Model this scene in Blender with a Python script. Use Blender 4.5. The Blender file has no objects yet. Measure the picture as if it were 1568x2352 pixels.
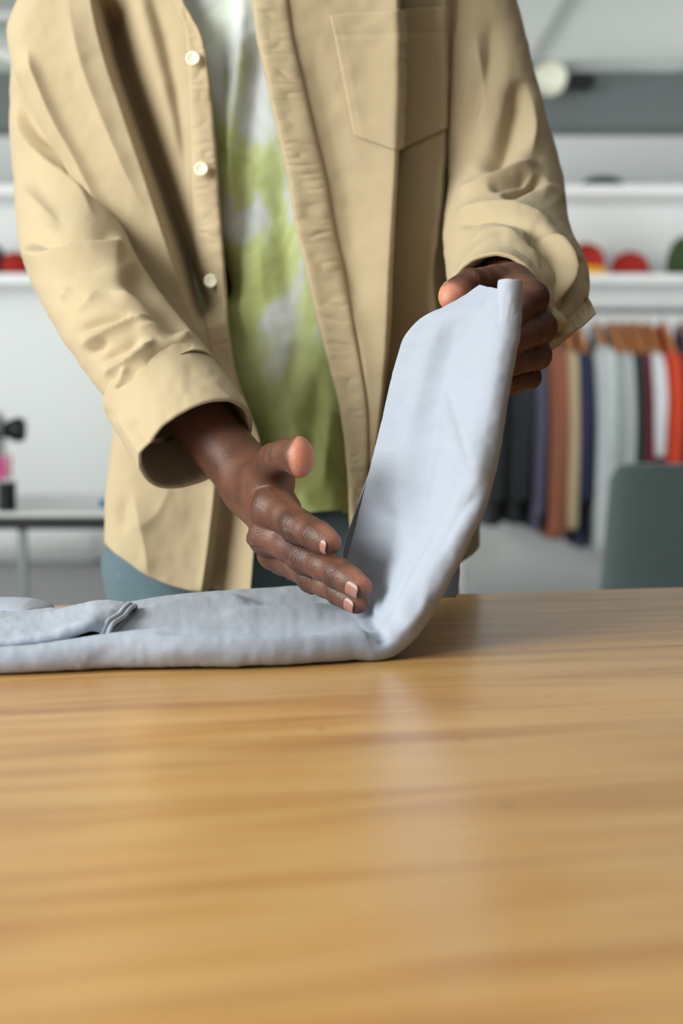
import bpy, math, random
import numpy as np

# ----------------------------------------------------------------- camera frame
FPX = 50.0 / 36.0 * 2352.0
HORIZON = 900.0
PITCH = math.atan((HORIZON - 1176.0) / -FPX)          # downward tilt
CAM = np.array([0.0, 0.0, 1.10])
CP, SP = math.cos(PITCH), math.sin(PITCH)
FWD = np.array([0, CP, -SP]); UPV = np.array([0, SP, CP])
TABLE_Z = 0.90

def P(px, py, Y):
    """point at depth Y (metres from the camera along the room) seen at a pixel"""
    px, py, Y = np.broadcast_arrays(np.asarray(px, float), np.asarray(py, float), np.asarray(Y, float))
    u = (px - 784.0) / FPX; w = (1176.0 - py) / FPX
    dy = CP + w * SP; dz = -SP + w * CP
    t = Y / dy
    return np.stack([u * t, Y, CAM[2] + dz * t], -1)

def on_plane(px, py, z):
    u = (px - 784.0) / FPX; w = (1176.0 - py) / FPX
    t = (z - CAM[2]) / (-SP + w * CP)
    return np.array([u * t, (CP + w * SP) * t, z])

def proj(V):
    r = np.asarray(V) - CAM
    zc = r @ FWD
    return 784.0 + FPX * r[..., 0] / zc, 1176.0 - FPX * (r @ UPV) / zc

def nrm(v):
    v = np.asarray(v, float)
    return v / np.maximum(np.linalg.norm(v, axis=-1, keepdims=True), 1e-12)

def sp(xs, ys):
    """smooth 1-D interpolant (Catmull-Rom tangents) for scalars or vectors"""
    xs = np.asarray(xs, float); ys = np.asarray(ys, float)
    m = np.zeros_like(ys)
    d = (ys[1:] - ys[:-1]) / (xs[1:] - xs[:-1]).reshape((-1,) + (1,) * (ys.ndim - 1))
    m[1:-1] = 0.5 * (d[1:] + d[:-1]); m[0] = d[0]; m[-1] = d[-1]
    def f(x):
        x = np.clip(np.asarray(x, float), xs[0], xs[-1])
        i = np.clip(np.searchsorted(xs, x, side='right') - 1, 0, len(xs) - 2)
        h = xs[i + 1] - xs[i]; t = (x - xs[i]) / h
        if ys.ndim > 1:
            t = t[..., None]; h = h[..., None]
        return ((2*t**3 - 3*t**2 + 1) * ys[i] + (t**3 - 2*t**2 + t) * h * m[i]
                + (-2*t**3 + 3*t**2) * ys[i + 1] + (t**3 - t**2) * h * m[i + 1])
    return f

def smooth01(x):
    x = np.clip(x, 0, 1); return x * x * (3 - 2 * x)

_rng = np.random.RandomState(7)
_LAT = _rng.rand(64, 64) * 2 - 1
def vnoise(x, y):
    x = np.asarray(x, float); y = np.asarray(y, float)
    xi = np.floor(x).astype(int); yi = np.floor(y).astype(int)
    fx = smooth01(x - xi); fy = smooth01(y - yi)
    a = _LAT[xi % 64, yi % 64]; b = _LAT[(xi + 1) % 64, yi % 64]
    c = _LAT[xi % 64, (yi + 1) % 64]; d = _LAT[(xi + 1) % 64, (yi + 1) % 64]
    return (a * (1 - fx) + b * fx) * (1 - fy) + (c * (1 - fx) + d * fx) * fy

# ----------------------------------------------------------------- scene helpers
COL = bpy.context.scene.collection
def lin(c):
    c = np.asarray(c, float) / 255.0
    return tuple(np.where(c <= 0.04045, c / 12.92, ((c + 0.055) / 1.055) ** 2.4)) + (1.0,)

def mesh_obj(name, V, F, mat=None, parent=None, base=(0, 0, 0), smooth=True, uv=None, mats=None):
    V = np.asarray(V, float).reshape(-1, 3) - np.asarray(base)
    me = bpy.data.meshes.new(name)
    if isinstance(F, np.ndarray):
        k = F.shape[1]
        me.vertices.add(len(V)); me.vertices.foreach_set('co', V.astype('f4').ravel())
        me.loops.add(F.size); me.loops.foreach_set('vertex_index', F.astype('i4').ravel())
        me.polygons.add(len(F)); me.polygons.foreach_set('loop_start', np.arange(0, F.size, k, dtype='i4'))
        me.update(calc_edges=True)
        if uv is not None:
            l = me.uv_layers.new(name='UVMap')
            l.data.foreach_set('uv', np.asarray(uv)[F.ravel()].astype('f4').ravel())
    else:
        me.from_pydata(V.tolist(), [], F); me.update()
    me.validate()
    me.polygons.foreach_set('use_smooth', np.full(len(me.polygons), smooth, dtype=bool))
    if mat: me.materials.append(mat)
    o = bpy.data.objects.new(name, me); COL.objects.link(o)
    if parent is not None: o.parent = parent
    else: o.location = tuple(base)
    return o

def empty(name, loc, rotz=0.0):
    o = bpy.data.objects.new(name, None); COL.objects.link(o)
    o.location = tuple(float(a) for a in loc); o.rotation_euler = (0, 0, rotz); o.empty_display_size = 0.05
    return o

def tag(o, label, cat, group=None):
    o['label'] = label; o['category'] = cat
    if group: o['group'] = group
    return o

def structure(o):
    o['kind'] = 'structure'; return o

class MB:
    """collects boxes / tubes / lathes into one mesh"""
    def __init__(s): s.V = []; s.F = []
    def add(s, V, F):
        k = len(s.V); s.V += [tuple(map(float, v)) for v in V]; s.F += [tuple(int(i) + k for i in f) for f in F]; return s
    def box(s, c, d, bev=0.0, rot=None):
        hx, hy, hz = d[0] / 2, d[1] / 2, d[2] / 2
        b = min(bev, hx * .95, hy * .95, hz * .95)
        if b <= 0:
            V = np.array([[x, y, z] for x in (-hx, hx) for y in (-hy, hy) for z in (-hz, hz)])
            F = [(0, 1, 3, 2), (4, 6, 7, 5), (0, 4, 5, 1), (2, 3, 7, 6), (0, 2, 6, 4), (1, 5, 7, 3)]
        else:
            # rounded rectangle in xy, bevelled top and bottom
            n = 5; prof = []
            for (sx, sy, a0) in ((1, 1, 0), (-1, 1, 90), (-1, -1, 180), (1, -1, 270)):
                for k in range(n):
                    a = math.radians(a0 + 90 * k / (n - 1))
                    prof.append((sx * (hx - b) + b * math.cos(a), sy * (hy - b) + b * math.sin(a)))
            prof = np.array(prof); m = len(prof); V = []
            for (ins, z) in ((b, -hz), (b * .3, -hz + b * .3), (0, -hz + b), (0, hz - b), (b * .3, hz - b * .3), (b, hz)):
                q = prof.copy(); q[:, 0] -= np.sign(q[:, 0]) * ins; q[:, 1] -= np.sign(q[:, 1]) * ins
                V += [(x, y, z) for x, y in q]
            F = [tuple(range(m - 1, -1, -1)), tuple(range(5 * m, 6 * m))]
            for r in range(5):
                for i in range(m):
                    j = (i + 1) % m; F.append((r*m+i, r*m+j, (r+1)*m+j, (r+1)*m+i))
            V = np.array(V)
        if rot is not None: V = V @ np.asarray(rot).T
        return s.add(V + np.asarray(c), F)
    def tube(s, pts, rad, n=14, caps=True):
        pts = np.asarray(pts, float); rad = np.broadcast_to(np.asarray(rad, float), (len(pts),))
        V = ring_tube(pts, rad, rad, n).reshape(-1, 3); F = []
        for r in range(len(pts) - 1):
            for i in range(n):
                j = (i + 1) % n; F.append((r*n+i, r*n+j, (r+1)*n+j, (r+1)*n+i))
        if caps:
            F.append(tuple(range(n - 1, -1, -1))); F.append(tuple(range((len(pts)-1)*n, len(pts)*n)))
        return s.add(V, F)
    def lathe(s, prof, c, n=32, axis='z'):
        prof = np.asarray(prof, float); a = np.linspace(0, 2*np.pi, n, endpoint=False); V = []
        for r, h in prof:
            for t in a:
                p = (r*math.cos(t), r*math.sin(t), h)
                if axis == 'x': p = (h, p[0], p[1])
                if axis == 'y': p = (p[0], h, p[1])
                V.append(p)
        F = []
        for k in range(len(prof) - 1):
            for i in range(n):
                j = (i + 1) % n; F.append((k*n+i, k*n+j, (k+1)*n+j, (k+1)*n+i))
        F.append(tuple(range(n - 1, -1, -1))); F.append(tuple(range((len(prof)-1)*n, len(prof)*n)))
        return s.add(np.array(V) + np.asarray(c), F)
    def build(s, name, mat, parent=None, base=(0, 0, 0), smooth=False):
        o = mesh_obj(name, s.V, s.F, mat, parent, base, smooth)
        if smooth:
            o.data.set_sharp_from_angle(angle=math.radians(40))
        return o

def frames(pts, up=None):
    pts = np.asarray(pts, float)
    T = np.gradient(pts, axis=0); T = nrm(T)
    A = np.zeros_like(T)
    a = np.array([0, 0, 1.0]) if up is None else np.asarray(up, float)
    if abs(a @ T[0]) > .95: a = np.array([0, -1.0, 0])
    for i in range(len(T)):
        a = nrm(a - (a @ T[i]) * T[i]); A[i] = a
    return T, A, np.cross(T, A)

def ring_tube(pts, ra, rb, n, up=None, power=2.0):
    T, A, B = frames(pts, up)
    t = np.linspace(0, 2*np.pi, n, endpoint=False)
    c, s_ = np.cos(t), np.sin(t)
    if power != 2.0:
        c = np.sign(c) * np.abs(c) ** (2/power); s_ = np.sign(s_) * np.abs(s_) ** (2/power)
    return pts[:, None] + (A[:, None] * c[None, :, None]) * np.asarray(ra)[:, None, None] + (B[:, None] * s_[None, :, None]) * np.asarray(rb)[:, None, None]

def grid_faces(R, C, wrap=False):
    i = np.arange(R - 1)[:, None]; j = np.arange(C if wrap else C - 1)[None, :]
    j2 = (j + 1) % C
    f = np.stack([i*C + j, i*C + j2, (i+1)*C + j2, (i+1)*C + j], -1)
    return f.reshape(-1, 4)

def grid_uv(G):
    du = np.zeros(G.shape[:2]); dv = np.zeros(G.shape[:2])
    du[:, 1:] = np.cumsum(np.linalg.norm(np.diff(G, axis=1), axis=-1), 1)
    dv[1:] = np.cumsum(np.linalg.norm(np.diff(G, axis=0), axis=-1), 0)
    du = np.broadcast_to(du.mean(0, keepdims=True), du.shape); dv = np.broadcast_to(dv.mean(1, keepdims=True), dv.shape)
    return np.stack([du, dv], -1).reshape(-1, 2)

def grid_normals(G, wrap=False):
    if wrap:
        du = np.roll(G, -1, 1) - np.roll(G, 1, 1)
    else:
        du = np.gradient(G, axis=1)
    dv = np.gradient(G, axis=0)
    return nrm(np.cross(du, dv))

def blur_rows(A, n, ax):
    for _ in range(n):
        B = A.copy()
        sl = [slice(None)] * A.ndim; lo = list(sl); hi = list(sl); mid = list(sl)
        lo[ax] = slice(0, -2); hi[ax] = slice(2, None); mid[ax] = slice(1, -1)
        B[tuple(mid)] = 0.25 * A[tuple(lo)] + 0.5 * A[tuple(mid)] + 0.25 * A[tuple(hi)]
        A = B
    return A

FEXP = [1.15, 1.7]
def fold(px, py, pts, amp, wl, wr=None, taper=0.25):
    """height of a cloth fold running along a polyline; wl / wr widths left and right of its direction"""
    wr = wl if wr is None else wr
    pts = np.asarray(pts, float)
    n = max(2, len(pts)); tt = np.arange(len(pts))
    if len(pts) > 2:
        f = sp(tt, pts); pts = f(np.linspace(0, len(pts) - 1, (len(pts) - 1) * 5 + 1))
    seg = np.diff(pts, axis=0); ln = np.linalg.norm(seg, axis=1); cum = np.concatenate([[0], np.cumsum(ln)]); tot = cum[-1]
    best = np.full(px.shape, 1e9); sgn = np.zeros(px.shape); along = np.zeros(px.shape)
    for k in range(len(seg)):
        rx, ry = px - pts[k, 0], py - pts[k, 1]
        t = np.clip((rx*seg[k, 0] + ry*seg[k, 1]) / ln[k]**2, 0, 1)
        dx, dy = rx - t*seg[k, 0], ry - t*seg[k, 1]
        d = np.hypot(dx, dy); m = d < best
        best = np.where(m, d, best)
        sgn = np.where(m, seg[k, 0]*ry - seg[k, 1]*rx, sgn)
        along = np.where(m, (cum[k] + t*ln[k]) / tot, along)
    w = np.where(sgn > 0, wr, wl)          # image y points down: positive cross = right of travel
    tp = smooth01(np.minimum(along, 1 - along) / max(taper, 1e-3)) if taper > 0 else 1.0
    return amp * np.exp(-(best / w) ** (FEXP[0] if amp > 0 else FEXP[1])) * (0.0 + tp)

def apply_folds(G, folds, wrap=False, noise=0.0, nscale=40.0, face=True):
    N = grid_normals(G, wrap)
    view = nrm(G - CAM)
    flip = np.sign(-(N * view).sum(-1).mean())
    C = G.mean(1, keepdims=True)
    if wrap:
        flip = np.sign(((G - C) * N).sum(-1).mean())
    N = N * flip
    px, py = proj(G)
    h = np.zeros(px.shape)
    for f in folds: h += fold(px, py, *f)
    if face:
        h *= smooth01((-(N * view).sum(-1) + 0.05) / 0.35)
    if noise:
        h += noise * (vnoise(px / nscale, py / nscale) + .5 * vnoise(px / nscale * 2.1 + 9, py / nscale * 2.1))
    return G + N * h[..., None]

# ----------------------------------------------------------------- materials
def new_mat(name):
    m = bpy.data.materials.new(name); m.use_nodes = True
    nt = m.node_tree; b = nt.nodes['Principled BSDF']
    return m, nt, b

def plain(name, rgb, rough=0.6, metal=0.0, spec=0.4, noise=0.06, nscale=30.0, sheen=0.0):
    m, nt, b = new_mat(name)
    n = nt.nodes.new('ShaderNodeTexNoise'); n.inputs['Scale'].default_value = nscale; n.inputs['Detail'].default_value = 3
    tc = nt.nodes.new('ShaderNodeTexCoord'); nt.links.new(tc.outputs['Object'], n.inputs['Vector'])
    mx = nt.nodes.new('ShaderNodeMix'); mx.data_type = 'RGBA'
    c = np.array(lin(rgb))
    mx.inputs[6].default_value = tuple(c[:3] * (1 - noise)) + (1,); mx.inputs[7].default_value = tuple(np.minimum(c[:3] * (1 + noise), 1)) + (1,)
    nt.links.new(n.outputs['Fac'], mx.inputs[0]); nt.links.new(mx.outputs[2], b.inputs['Base Color'])
    b.inputs['Roughness'].default_value = rough; b.inputs['Metallic'].default_value = metal
    b.inputs['Specular IOR Level'].default_value = spec
    if sheen: b.inputs['Sheen Weight'].default_value = sheen; b.inputs['Sheen Roughness'].default_value = .5
    return m

def N(nt, t, **kw):
    n = nt.nodes.new(t)
    for k, v in kw.items(): setattr(n, k, v)
    return n
def math_node(nt, op, a, b=None):
    n = nt.nodes.new('ShaderNodeMath'); n.operation = op
    for i, v in enumerate((a, b)):
        if v is None: continue
        if hasattr(v, 'links') or hasattr(v, 'is_linked'): nt.links.new(v, n.inputs[i])
        else: n.inputs[i].default_value = v
    return n.outputs[0]

def weave_mat(name, rgb, freq_u, freq_v, bump=0.3, rough=0.85, tint=0.06, sheen=0.15, dist=0.0006, hexa=False, mottle=0.05):
    """woven / knitted cloth: UVs are in metres"""
    m, nt, b = new_mat(name)
    uv = N(nt, 'ShaderNodeUVMap'); uv.uv_map = 'UVMap'
    sx = N(nt, 'ShaderNodeSeparateXYZ'); nt.links.new(uv.outputs[0], sx.inputs[0])
    u, v = sx.outputs[0], sx.outputs[1]
    if hexa:
        s1 = math_node(nt, 'SINE', math_node(nt, 'MULTIPLY', math_node(nt, 'ADD', u, v), freq_u * math.pi))
        s2 = math_node(nt, 'SINE', math_node(nt, 'MULTIPLY', math_node(nt, 'SUBTRACT', u, v), freq_v * math.pi))
        h = math_node(nt, 'MULTIPLY', s1, s2)
    else:
        s1 = math_node(nt, 'SINE', math_node(nt, 'MULTIPLY', u, freq_u * 2 * math.pi))
        s2 = math_node(nt, 'SINE', math_node(nt, 'MULTIPLY', v, freq_v * 2 * math.pi))
        h = math_node(nt, 'ADD', s1, s2)
    hn = math_node(nt, 'MULTIPLY_ADD', h, 0.5); hn.node.inputs[2].default_value = 0.5
    tc = N(nt, 'ShaderNodeTexCoord')
    no = N(nt, 'ShaderNodeTexNoise'); no.inputs['Scale'].default_value = 14; no.inputs['Detail'].default_value = 5
    nt.links.new(tc.outputs['Object'], no.inputs['Vector'])
    c = np.array(lin(rgb))[:3]
    mx = N(nt, 'ShaderNodeMix', data_type='RGBA')
    mx.inputs[6].default_value = tuple(c * (1 - tint)) + (1,); mx.inputs[7].default_value = tuple(np.minimum(c * (1 + tint), 1)) + (1,)
    nt.links.new(hn, mx.inputs[0])
    mx2 = N(nt, 'ShaderNodeMix', data_type='RGBA', blend_type='MULTIPLY'); mx2.inputs[0].default_value = 1
    cr = N(nt, 'ShaderNodeMapRange'); cr.inputs[3].default_value = 1 - mottle; cr.inputs[4].default_value = 1 + mottle
    nt.links.new(no.outputs['Fac'], cr.inputs[0]); nt.links.new(mx.outputs[2], mx2.inputs[6]); nt.links.new(cr.outputs[0], mx2.inputs[7])
    nt.links.new(mx2.outputs[2], b.inputs['Base Color'])
    bp = N(nt, 'ShaderNodeBump'); bp.inputs['Strength'].default_value = bump; bp.inputs['Distance'].default_value = dist
    nt.links.new(hn, bp.inputs['Height']); nt.links.new(bp.outputs[0], b.inputs['Normal'])
    b.inputs['Roughness'].default_value = rough; b.inputs['Specular IOR Level'].default_value = 0.2
    b.inputs['Sheen Weight'].default_value = sheen; b.inputs['Sheen Roughness'].default_value = 0.5
    return m

def wood_mat():
    m, nt, b = new_mat('pine_wood')
    tc = N(nt, 'ShaderNodeTexCoord'); sx = N(nt, 'ShaderNodeSeparateXYZ'); nt.links.new(tc.outputs['Object'], sx.inputs[0])
    row = math_node(nt, 'FLOOR', math_node(nt, 'DIVIDE', sx.outputs[1], 0.118))
    wn = N(nt, 'ShaderNodeTexWhiteNoise', noise_dimensions='1D'); nt.links.new(row, wn.inputs['W'])
    off = math_node(nt, 'MULTIPLY', wn.outputs['Value'], 17.0)
    cx = N(nt, 'ShaderNodeCombineXYZ')
    nt.links.new(math_node(nt, 'ADD', math_node(nt, 'MULTIPLY', sx.outputs[0], 1.1), off), cx.inputs[0])
    nt.links.new(math_node(nt, 'MULTIPLY', sx.outputs[1], 9.0), cx.inputs[1])
    nt.links.new(math_node(nt, 'MULTIPLY', sx.outputs[2], 9.0), cx.inputs[2])
    # broad growth bands
    n1 = N(nt, 'ShaderNodeTexNoise'); n1.inputs['Scale'].default_value = 1.6; n1.inputs['Detail'].default_value = 2; n1.inputs['Distortion'].default_value = .6
    nt.links.new(cx.outputs[0], n1.inputs['Vector'])
    rings = math_node(nt, 'FRACT', math_node(nt, 'MULTIPLY', n1.outputs['Fac'], 4.0))
    tri = math_node(nt, 'ABSOLUTE', math_node(nt, 'SUBTRACT', math_node(nt, 'MULTIPLY', rings, 2.0), 1.0))
    # fine fibres
    n2 = N(nt, 'ShaderNodeTexNoise'); n2.inputs['Scale'].default_value = 1.0; n2.inputs['Detail'].default_value = 6; n2.inputs['Roughness'].default_value = .65
    mp = N(nt, 'ShaderNodeMapping'); mp.inputs['Scale'].default_value = (5, 260, 60)
    nt.links.new(tc.outputs['Object'], mp.inputs[0]); nt.links.new(mp.outputs[0], n2.inputs['Vector'])
    ramp = N(nt, 'ShaderNodeValToRGB'); e = ramp.color_ramp.elements
    e[0].position = 0.0; e[0].color = lin((188, 136, 74)); e[1].position = 1.0; e[1].color = lin((210, 164, 102))
    k = e.new(0.45); k.color = lin((204, 154, 88))
    nt.links.new(tri, ramp.inputs[0])
    # plank to plank shade
    hs = N(nt, 'ShaderNodeMix', data_type='RGBA', blend_type='MULTIPLY'); hs.inputs[0].default_value = 1
    mr = N(nt, 'ShaderNodeMapRange'); mr.inputs[3].default_value = .88; mr.inputs[4].default_value = 1.08; nt.links.new(wn.outputs['Value'], mr.inputs[0])
    nt.links.new(ramp.outputs[0], hs.inputs[6]); nt.links.new(mr.outputs[0], hs.inputs[7])
    fm = N(nt, 'ShaderNodeMix', data_type='RGBA', blend_type='MULTIPLY'); fm.inputs[0].default_value = .8
    mr2 = N(nt, 'ShaderNodeMapRange'); mr2.inputs[1].default_value = .3; mr2.inputs[2].default_value = .62; mr2.inputs[3].default_value = .84; mr2.inputs[4].default_value = 1.05
    nt.links.new(n2.outputs['Fac'], mr2.inputs[0]); nt.links.new(hs.outputs[2], fm.inputs[6]); nt.links.new(mr2.outputs[0], fm.inputs[7])
    # reddish streaks and the dark glue joints
    n3 = N(nt, 'ShaderNodeTexNoise'); n3.inputs['Scale'].default_value = 1.0; n3.inputs['Detail'].default_value = 3
    mp3 = N(nt, 'ShaderNodeMapping'); mp3.inputs['Scale'].default_value = (2.0, 34, 20); mp3.inputs['Location'].default_value = (3, 1, 0)
    nt.links.new(tc.outputs['Object'], mp3.inputs[0]); nt.links.new(mp3.outputs[0], n3.inputs['Vector'])
    mr3 = N(nt, 'ShaderNodeMapRange'); mr3.inputs[1].default_value = .58; mr3.inputs[2].default_value = .74; mr3.inputs[3].default_value = 0; mr3.inputs[4].default_value = .62
    nt.links.new(n3.outputs['Fac'], mr3.inputs[0])
    st = N(nt, 'ShaderNodeMix', data_type='RGBA'); st.inputs[7].default_value = lin((150, 88, 38))
    nt.links.new(mr3.outputs[0], st.inputs[0]); nt.links.new(fm.outputs[2], st.inputs[6])
    fr = math_node(nt, 'FRACT', math_node(nt, 'DIVIDE', sx.outputs[1], 0.118))
    jd = math_node(nt, 'LESS_THAN', math_node(nt, 'ABSOLUTE', math_node(nt, 'SUBTRACT', fr, 0.5)), 0.0)
    jn = math_node(nt, 'GREATER_THAN', math_node(nt, 'ABSOLUTE', math_node(nt, 'SUBTRACT', fr, 0.5)), 0.489)
    jm = math_node(nt, 'MULTIPLY', jn, 0.30)
    jx = N(nt, 'ShaderNodeMix', data_type='RGBA'); jx.inputs[7].default_value = lin((120, 70, 36))
    nt.links.new(jm, jx.inputs[0]); nt.links.new(st.outputs[2], jx.inputs[6])
    # small dark pores
    vo = N(nt, 'ShaderNodeTexVoronoi'); vo.inputs['Scale'].default_value = 1.0
    mp4 = N(nt, 'ShaderNodeMapping'); mp4.inputs['Scale'].default_value = (14, 36, 14)
    nt.links.new(tc.outputs['Object'], mp4.inputs[0]); nt.links.new(mp4.outputs[0], vo.inputs['Vector'])
    pm = math_node(nt, 'MULTIPLY', math_node(nt, 'LESS_THAN', vo.outputs['Distance'], 0.055), .75)
    pxn = N(nt, 'ShaderNodeMix', data_type='RGBA'); pxn.inputs[7].default_value = lin((84, 50, 28))
    nt.links.new(pm, pxn.inputs[0]); nt.links.new(jx.outputs[2], pxn.inputs[6])
    nt.links.new(pxn.outputs[2], b.inputs['Base Color'])
    b.inputs['Roughness'].default_value = 0.33; b.inputs['Specular IOR Level'].default_value = 0.5
    b.inputs['Coat Weight'].default_value = 0.35; b.inputs['Coat Roughness'].default_value = 0.22
    bp = N(nt, 'ShaderNodeBump'); bp.inputs['Strength'].default_value = .12; bp.inputs['Distance'].default_value = .0006
    nt.links.new(n2.outputs['Fac'], bp.inputs['Height']); nt.links.new(bp.outputs[0], b.inputs['Normal'])
    return m

def skin_mat():
    m, nt, b = new_mat('dark_brown_skin')
    at = N(nt, 'ShaderNodeVertexColor'); at.layer_name = 'skin'
    sc = N(nt, 'ShaderNodeSeparateColor'); nt.links.new(at.outputs['Color'], sc.inputs[0])
    tc = N(nt, 'ShaderNodeTexCoord')
    n1 = N(nt, 'ShaderNodeTexNoise'); n1.inputs['Scale'].default_value = 38; n1.inputs['Detail'].default_value = 4
    nt.links.new(tc.outputs['Object'], n1.inputs['Vector'])
    r = N(nt, 'ShaderNodeValToRGB'); e = r.color_ramp.elements
    e[0].position = .3; e[0].color = lin((80, 49, 36)); e[1].position = .7; e[1].color = lin((108, 70, 52))
    nt.links.new(n1.outputs['Fac'], r.inputs[0])
    a = N(nt, 'ShaderNodeMix', data_type='RGBA'); a.inputs[7].default_value = lin((196, 128, 104))
    nt.links.new(sc.outputs[0], a.inputs[0]); nt.links.new(r.outputs[0], a.inputs[6])
    # fine wrinkles across the knuckles: B = how much, alpha = distance along the finger
    nw = N(nt, 'ShaderNodeTexNoise'); nw.inputs['Scale'].default_value = 170; nw.inputs['Detail'].default_value = 3
    nt.links.new(tc.outputs['Object'], nw.inputs['Vector'])
    ph = math_node(nt, 'ADD', math_node(nt, 'MULTIPLY', at.outputs['Alpha'], 2 * math.pi / (.0025 * 20)), math_node(nt, 'MULTIPLY', nw.outputs['Fac'], 14.0))
    wr = math_node(nt, 'POWER', math_node(nt, 'MULTIPLY_ADD', math_node(nt, 'SINE', ph), .5), 2.2)
    wr.node.inputs[0].links[0].from_node.inputs[2].default_value = .5
    wr = math_node(nt, 'MULTIPLY', wr, sc.outputs[2])
    c = N(nt, 'ShaderNodeMix', data_type='RGBA'); c.inputs[7].default_value = lin((40, 24, 18))
    dkn = math_node(nt, 'MINIMUM', math_node(nt, 'ADD', sc.outputs[1], math_node(nt, 'MULTIPLY', wr, .75)), .9)
    nt.links.new(dkn, c.inputs[0]); nt.links.new(a.outputs[2], c.inputs[6])
    nt.links.new(c.outputs[2], b.inputs['Base Color'])
    b.inputs['Roughness'].default_value = .48; b.inputs['Specular IOR Level'].default_value = .45
    b.inputs['Subsurface Weight'].default_value = .08; b.inputs['Subsurface Radius'].default_value = (.006, .002, .001)
    b.inputs['Subsurface Scale'].default_value = .5
    v = N(nt, 'ShaderNodeTexVoronoi'); v.inputs['Scale'].default_value = 700
    nt.links.new(tc.outputs['Object'], v.inputs['Vector'])
    n2 = N(nt, 'ShaderNodeTexNoise'); n2.inputs['Scale'].default_value = 260; n2.inputs['Detail'].default_value = 4
    nt.links.new(tc.outputs['Object'], n2.inputs['Vector'])
    hh = math_node(nt, 'SUBTRACT', math_node(nt, 'ADD', math_node(nt, 'MULTIPLY', v.outputs['Distance'], .8), n2.outputs['Fac']), math_node(nt, 'MULTIPLY', wr, 2.0))
    bp = N(nt, 'ShaderNodeBump'); bp.inputs['Strength'].default_value = .32; bp.inputs['Distance'].default_value = .0007
    nt.links.new(hh, bp.inputs['Height']); nt.links.new(bp.outputs[0], b.inputs['Normal'])
    return m

def tiedye_mat():
    m, nt, b = new_mat('tie_dye_jersey')
    tc = N(nt, 'ShaderNodeTexCoord')
    mp = N(nt, 'ShaderNodeMapping'); mp.inputs['Scale'].default_value = (1.0, 1.0, .55); mp.inputs['Location'].default_value = (.31, 0, .08)
    mp.inputs['Rotation'].default_value = (0, .5, 0)
    nt.links.new(tc.outputs['Object'], mp.inputs[0])
    n = N(nt, 'ShaderNodeTexNoise'); n.inputs['Scale'].default_value = 11; n.inputs['Detail'].default_value = 4; n.inputs['Distortion'].default_value = 1.4
    nt.links.new(mp.outputs[0], n.inputs['Vector'])
    sx = N(nt, 'ShaderNodeSeparateXYZ'); nt.links.new(tc.outputs['Object'], sx.inputs[0])
    g = N(nt, 'ShaderNodeMapRange'); g.inputs[1].default_value = 1.02; g.inputs[2].default_value = 1.50; g.inputs[3].default_value = -.10; g.inputs[4].default_value = .17
    nt.links.new(sx.outputs[2], g.inputs[0])
    s = math_node(nt, 'ADD', n.outputs['Fac'], g.outputs[0])
    r = N(nt, 'ShaderNodeValToRGB'); e = r.color_ramp.elements
    e[0].position = .30; e[0].color = lin((156, 162, 102)); e[1].position = .74; e[1].color = lin((226, 238, 226))
    for p_, c_ in ((.42, (174, 184, 122)), (.50, (188, 198, 144)), (.56, (196, 202, 194)), (.64, (208, 213, 216))):
        k = e.new(p_); k.color = lin(c_)
    nt.links.new(s, r.inputs[0]); nt.links.new(r.outputs[0], b.inputs['Base Color'])
    b.inputs['Roughness'].default_value = .9; b.inputs['Specular IOR Level'].default_value = .15
    return m

SHIRT_RGB = (178, 161, 130)
M = dict(
    wood=wood_mat(), skin=skin_mat(), tee=tiedye_mat(),
    shirt=weave_mat('tan_cotton_twill', SHIRT_RGB, 1400, 1400, bump=.10, dist=.0003, tint=.03, mottle=.05, sheen=.12),
    pique=weave_mat('blue_grey_pique', (164, 172, 186), 880, 880, bump=.42, dist=.0007, hexa=True, tint=.12, sheen=.1, mottle=.02),
    hem=weave_mat('blue_grey_rib_knit', (167, 175, 188), 900, 500, bump=.3, dist=.0005, tint=.05, mottle=.02),
    denim=weave_mat('washed_dark_denim', (84, 104, 112), 900, 900, bump=.3, dist=.0004, tint=.14, mottle=.28),
    button=plain('ivory_button', (236, 232, 205), .35, noise=.02),
    thread=plain('tan_thread', (176, 148, 100), .8),
    nail=plain('fingernail', (150, 108, 94), .34, noise=.03, spec=.5),
    wall=plain('white_wall_paint', (224, 227, 226), .8, noise=.015, nscale=3),
    band=plain('dark_grey_panel', (100, 108, 108), .6, noise=.04, nscale=3),
    ceil=plain('ceiling_tile', (212, 217, 214), .8, noise=.02, nscale=5),
    grid=plain('ceiling_grid_metal', (170, 178, 174), .5),
    floor=plain('grey_floor', (170, 170, 168), .5, noise=.05, nscale=4),
    white=plain('white_laminate', (228, 230, 230), .45, noise=.01),
    black=plain('black_plastic', (24, 27, 29), .4),
    steel=plain('grey_steel', (140, 152, 150), .4, metal=.3),
    grey=plain('pale_grey_board', (178, 178, 180), .6),
    chair=plain('dark_green_grey_upholstery', (86, 100, 99), .9, noise=.12, nscale=60, sheen=.2),
    cream=plain('cream_lamp_glass', (232, 232, 212), .4),
    rail=plain('chrome_rail', (190, 194, 196), .25, metal=.9),
    hanger=plain('beech_hanger', (186, 120, 70), .5, noise=.1),
    shoe=plain('white_canvas_shoe', (210, 208, 200), .7),
)

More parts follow.
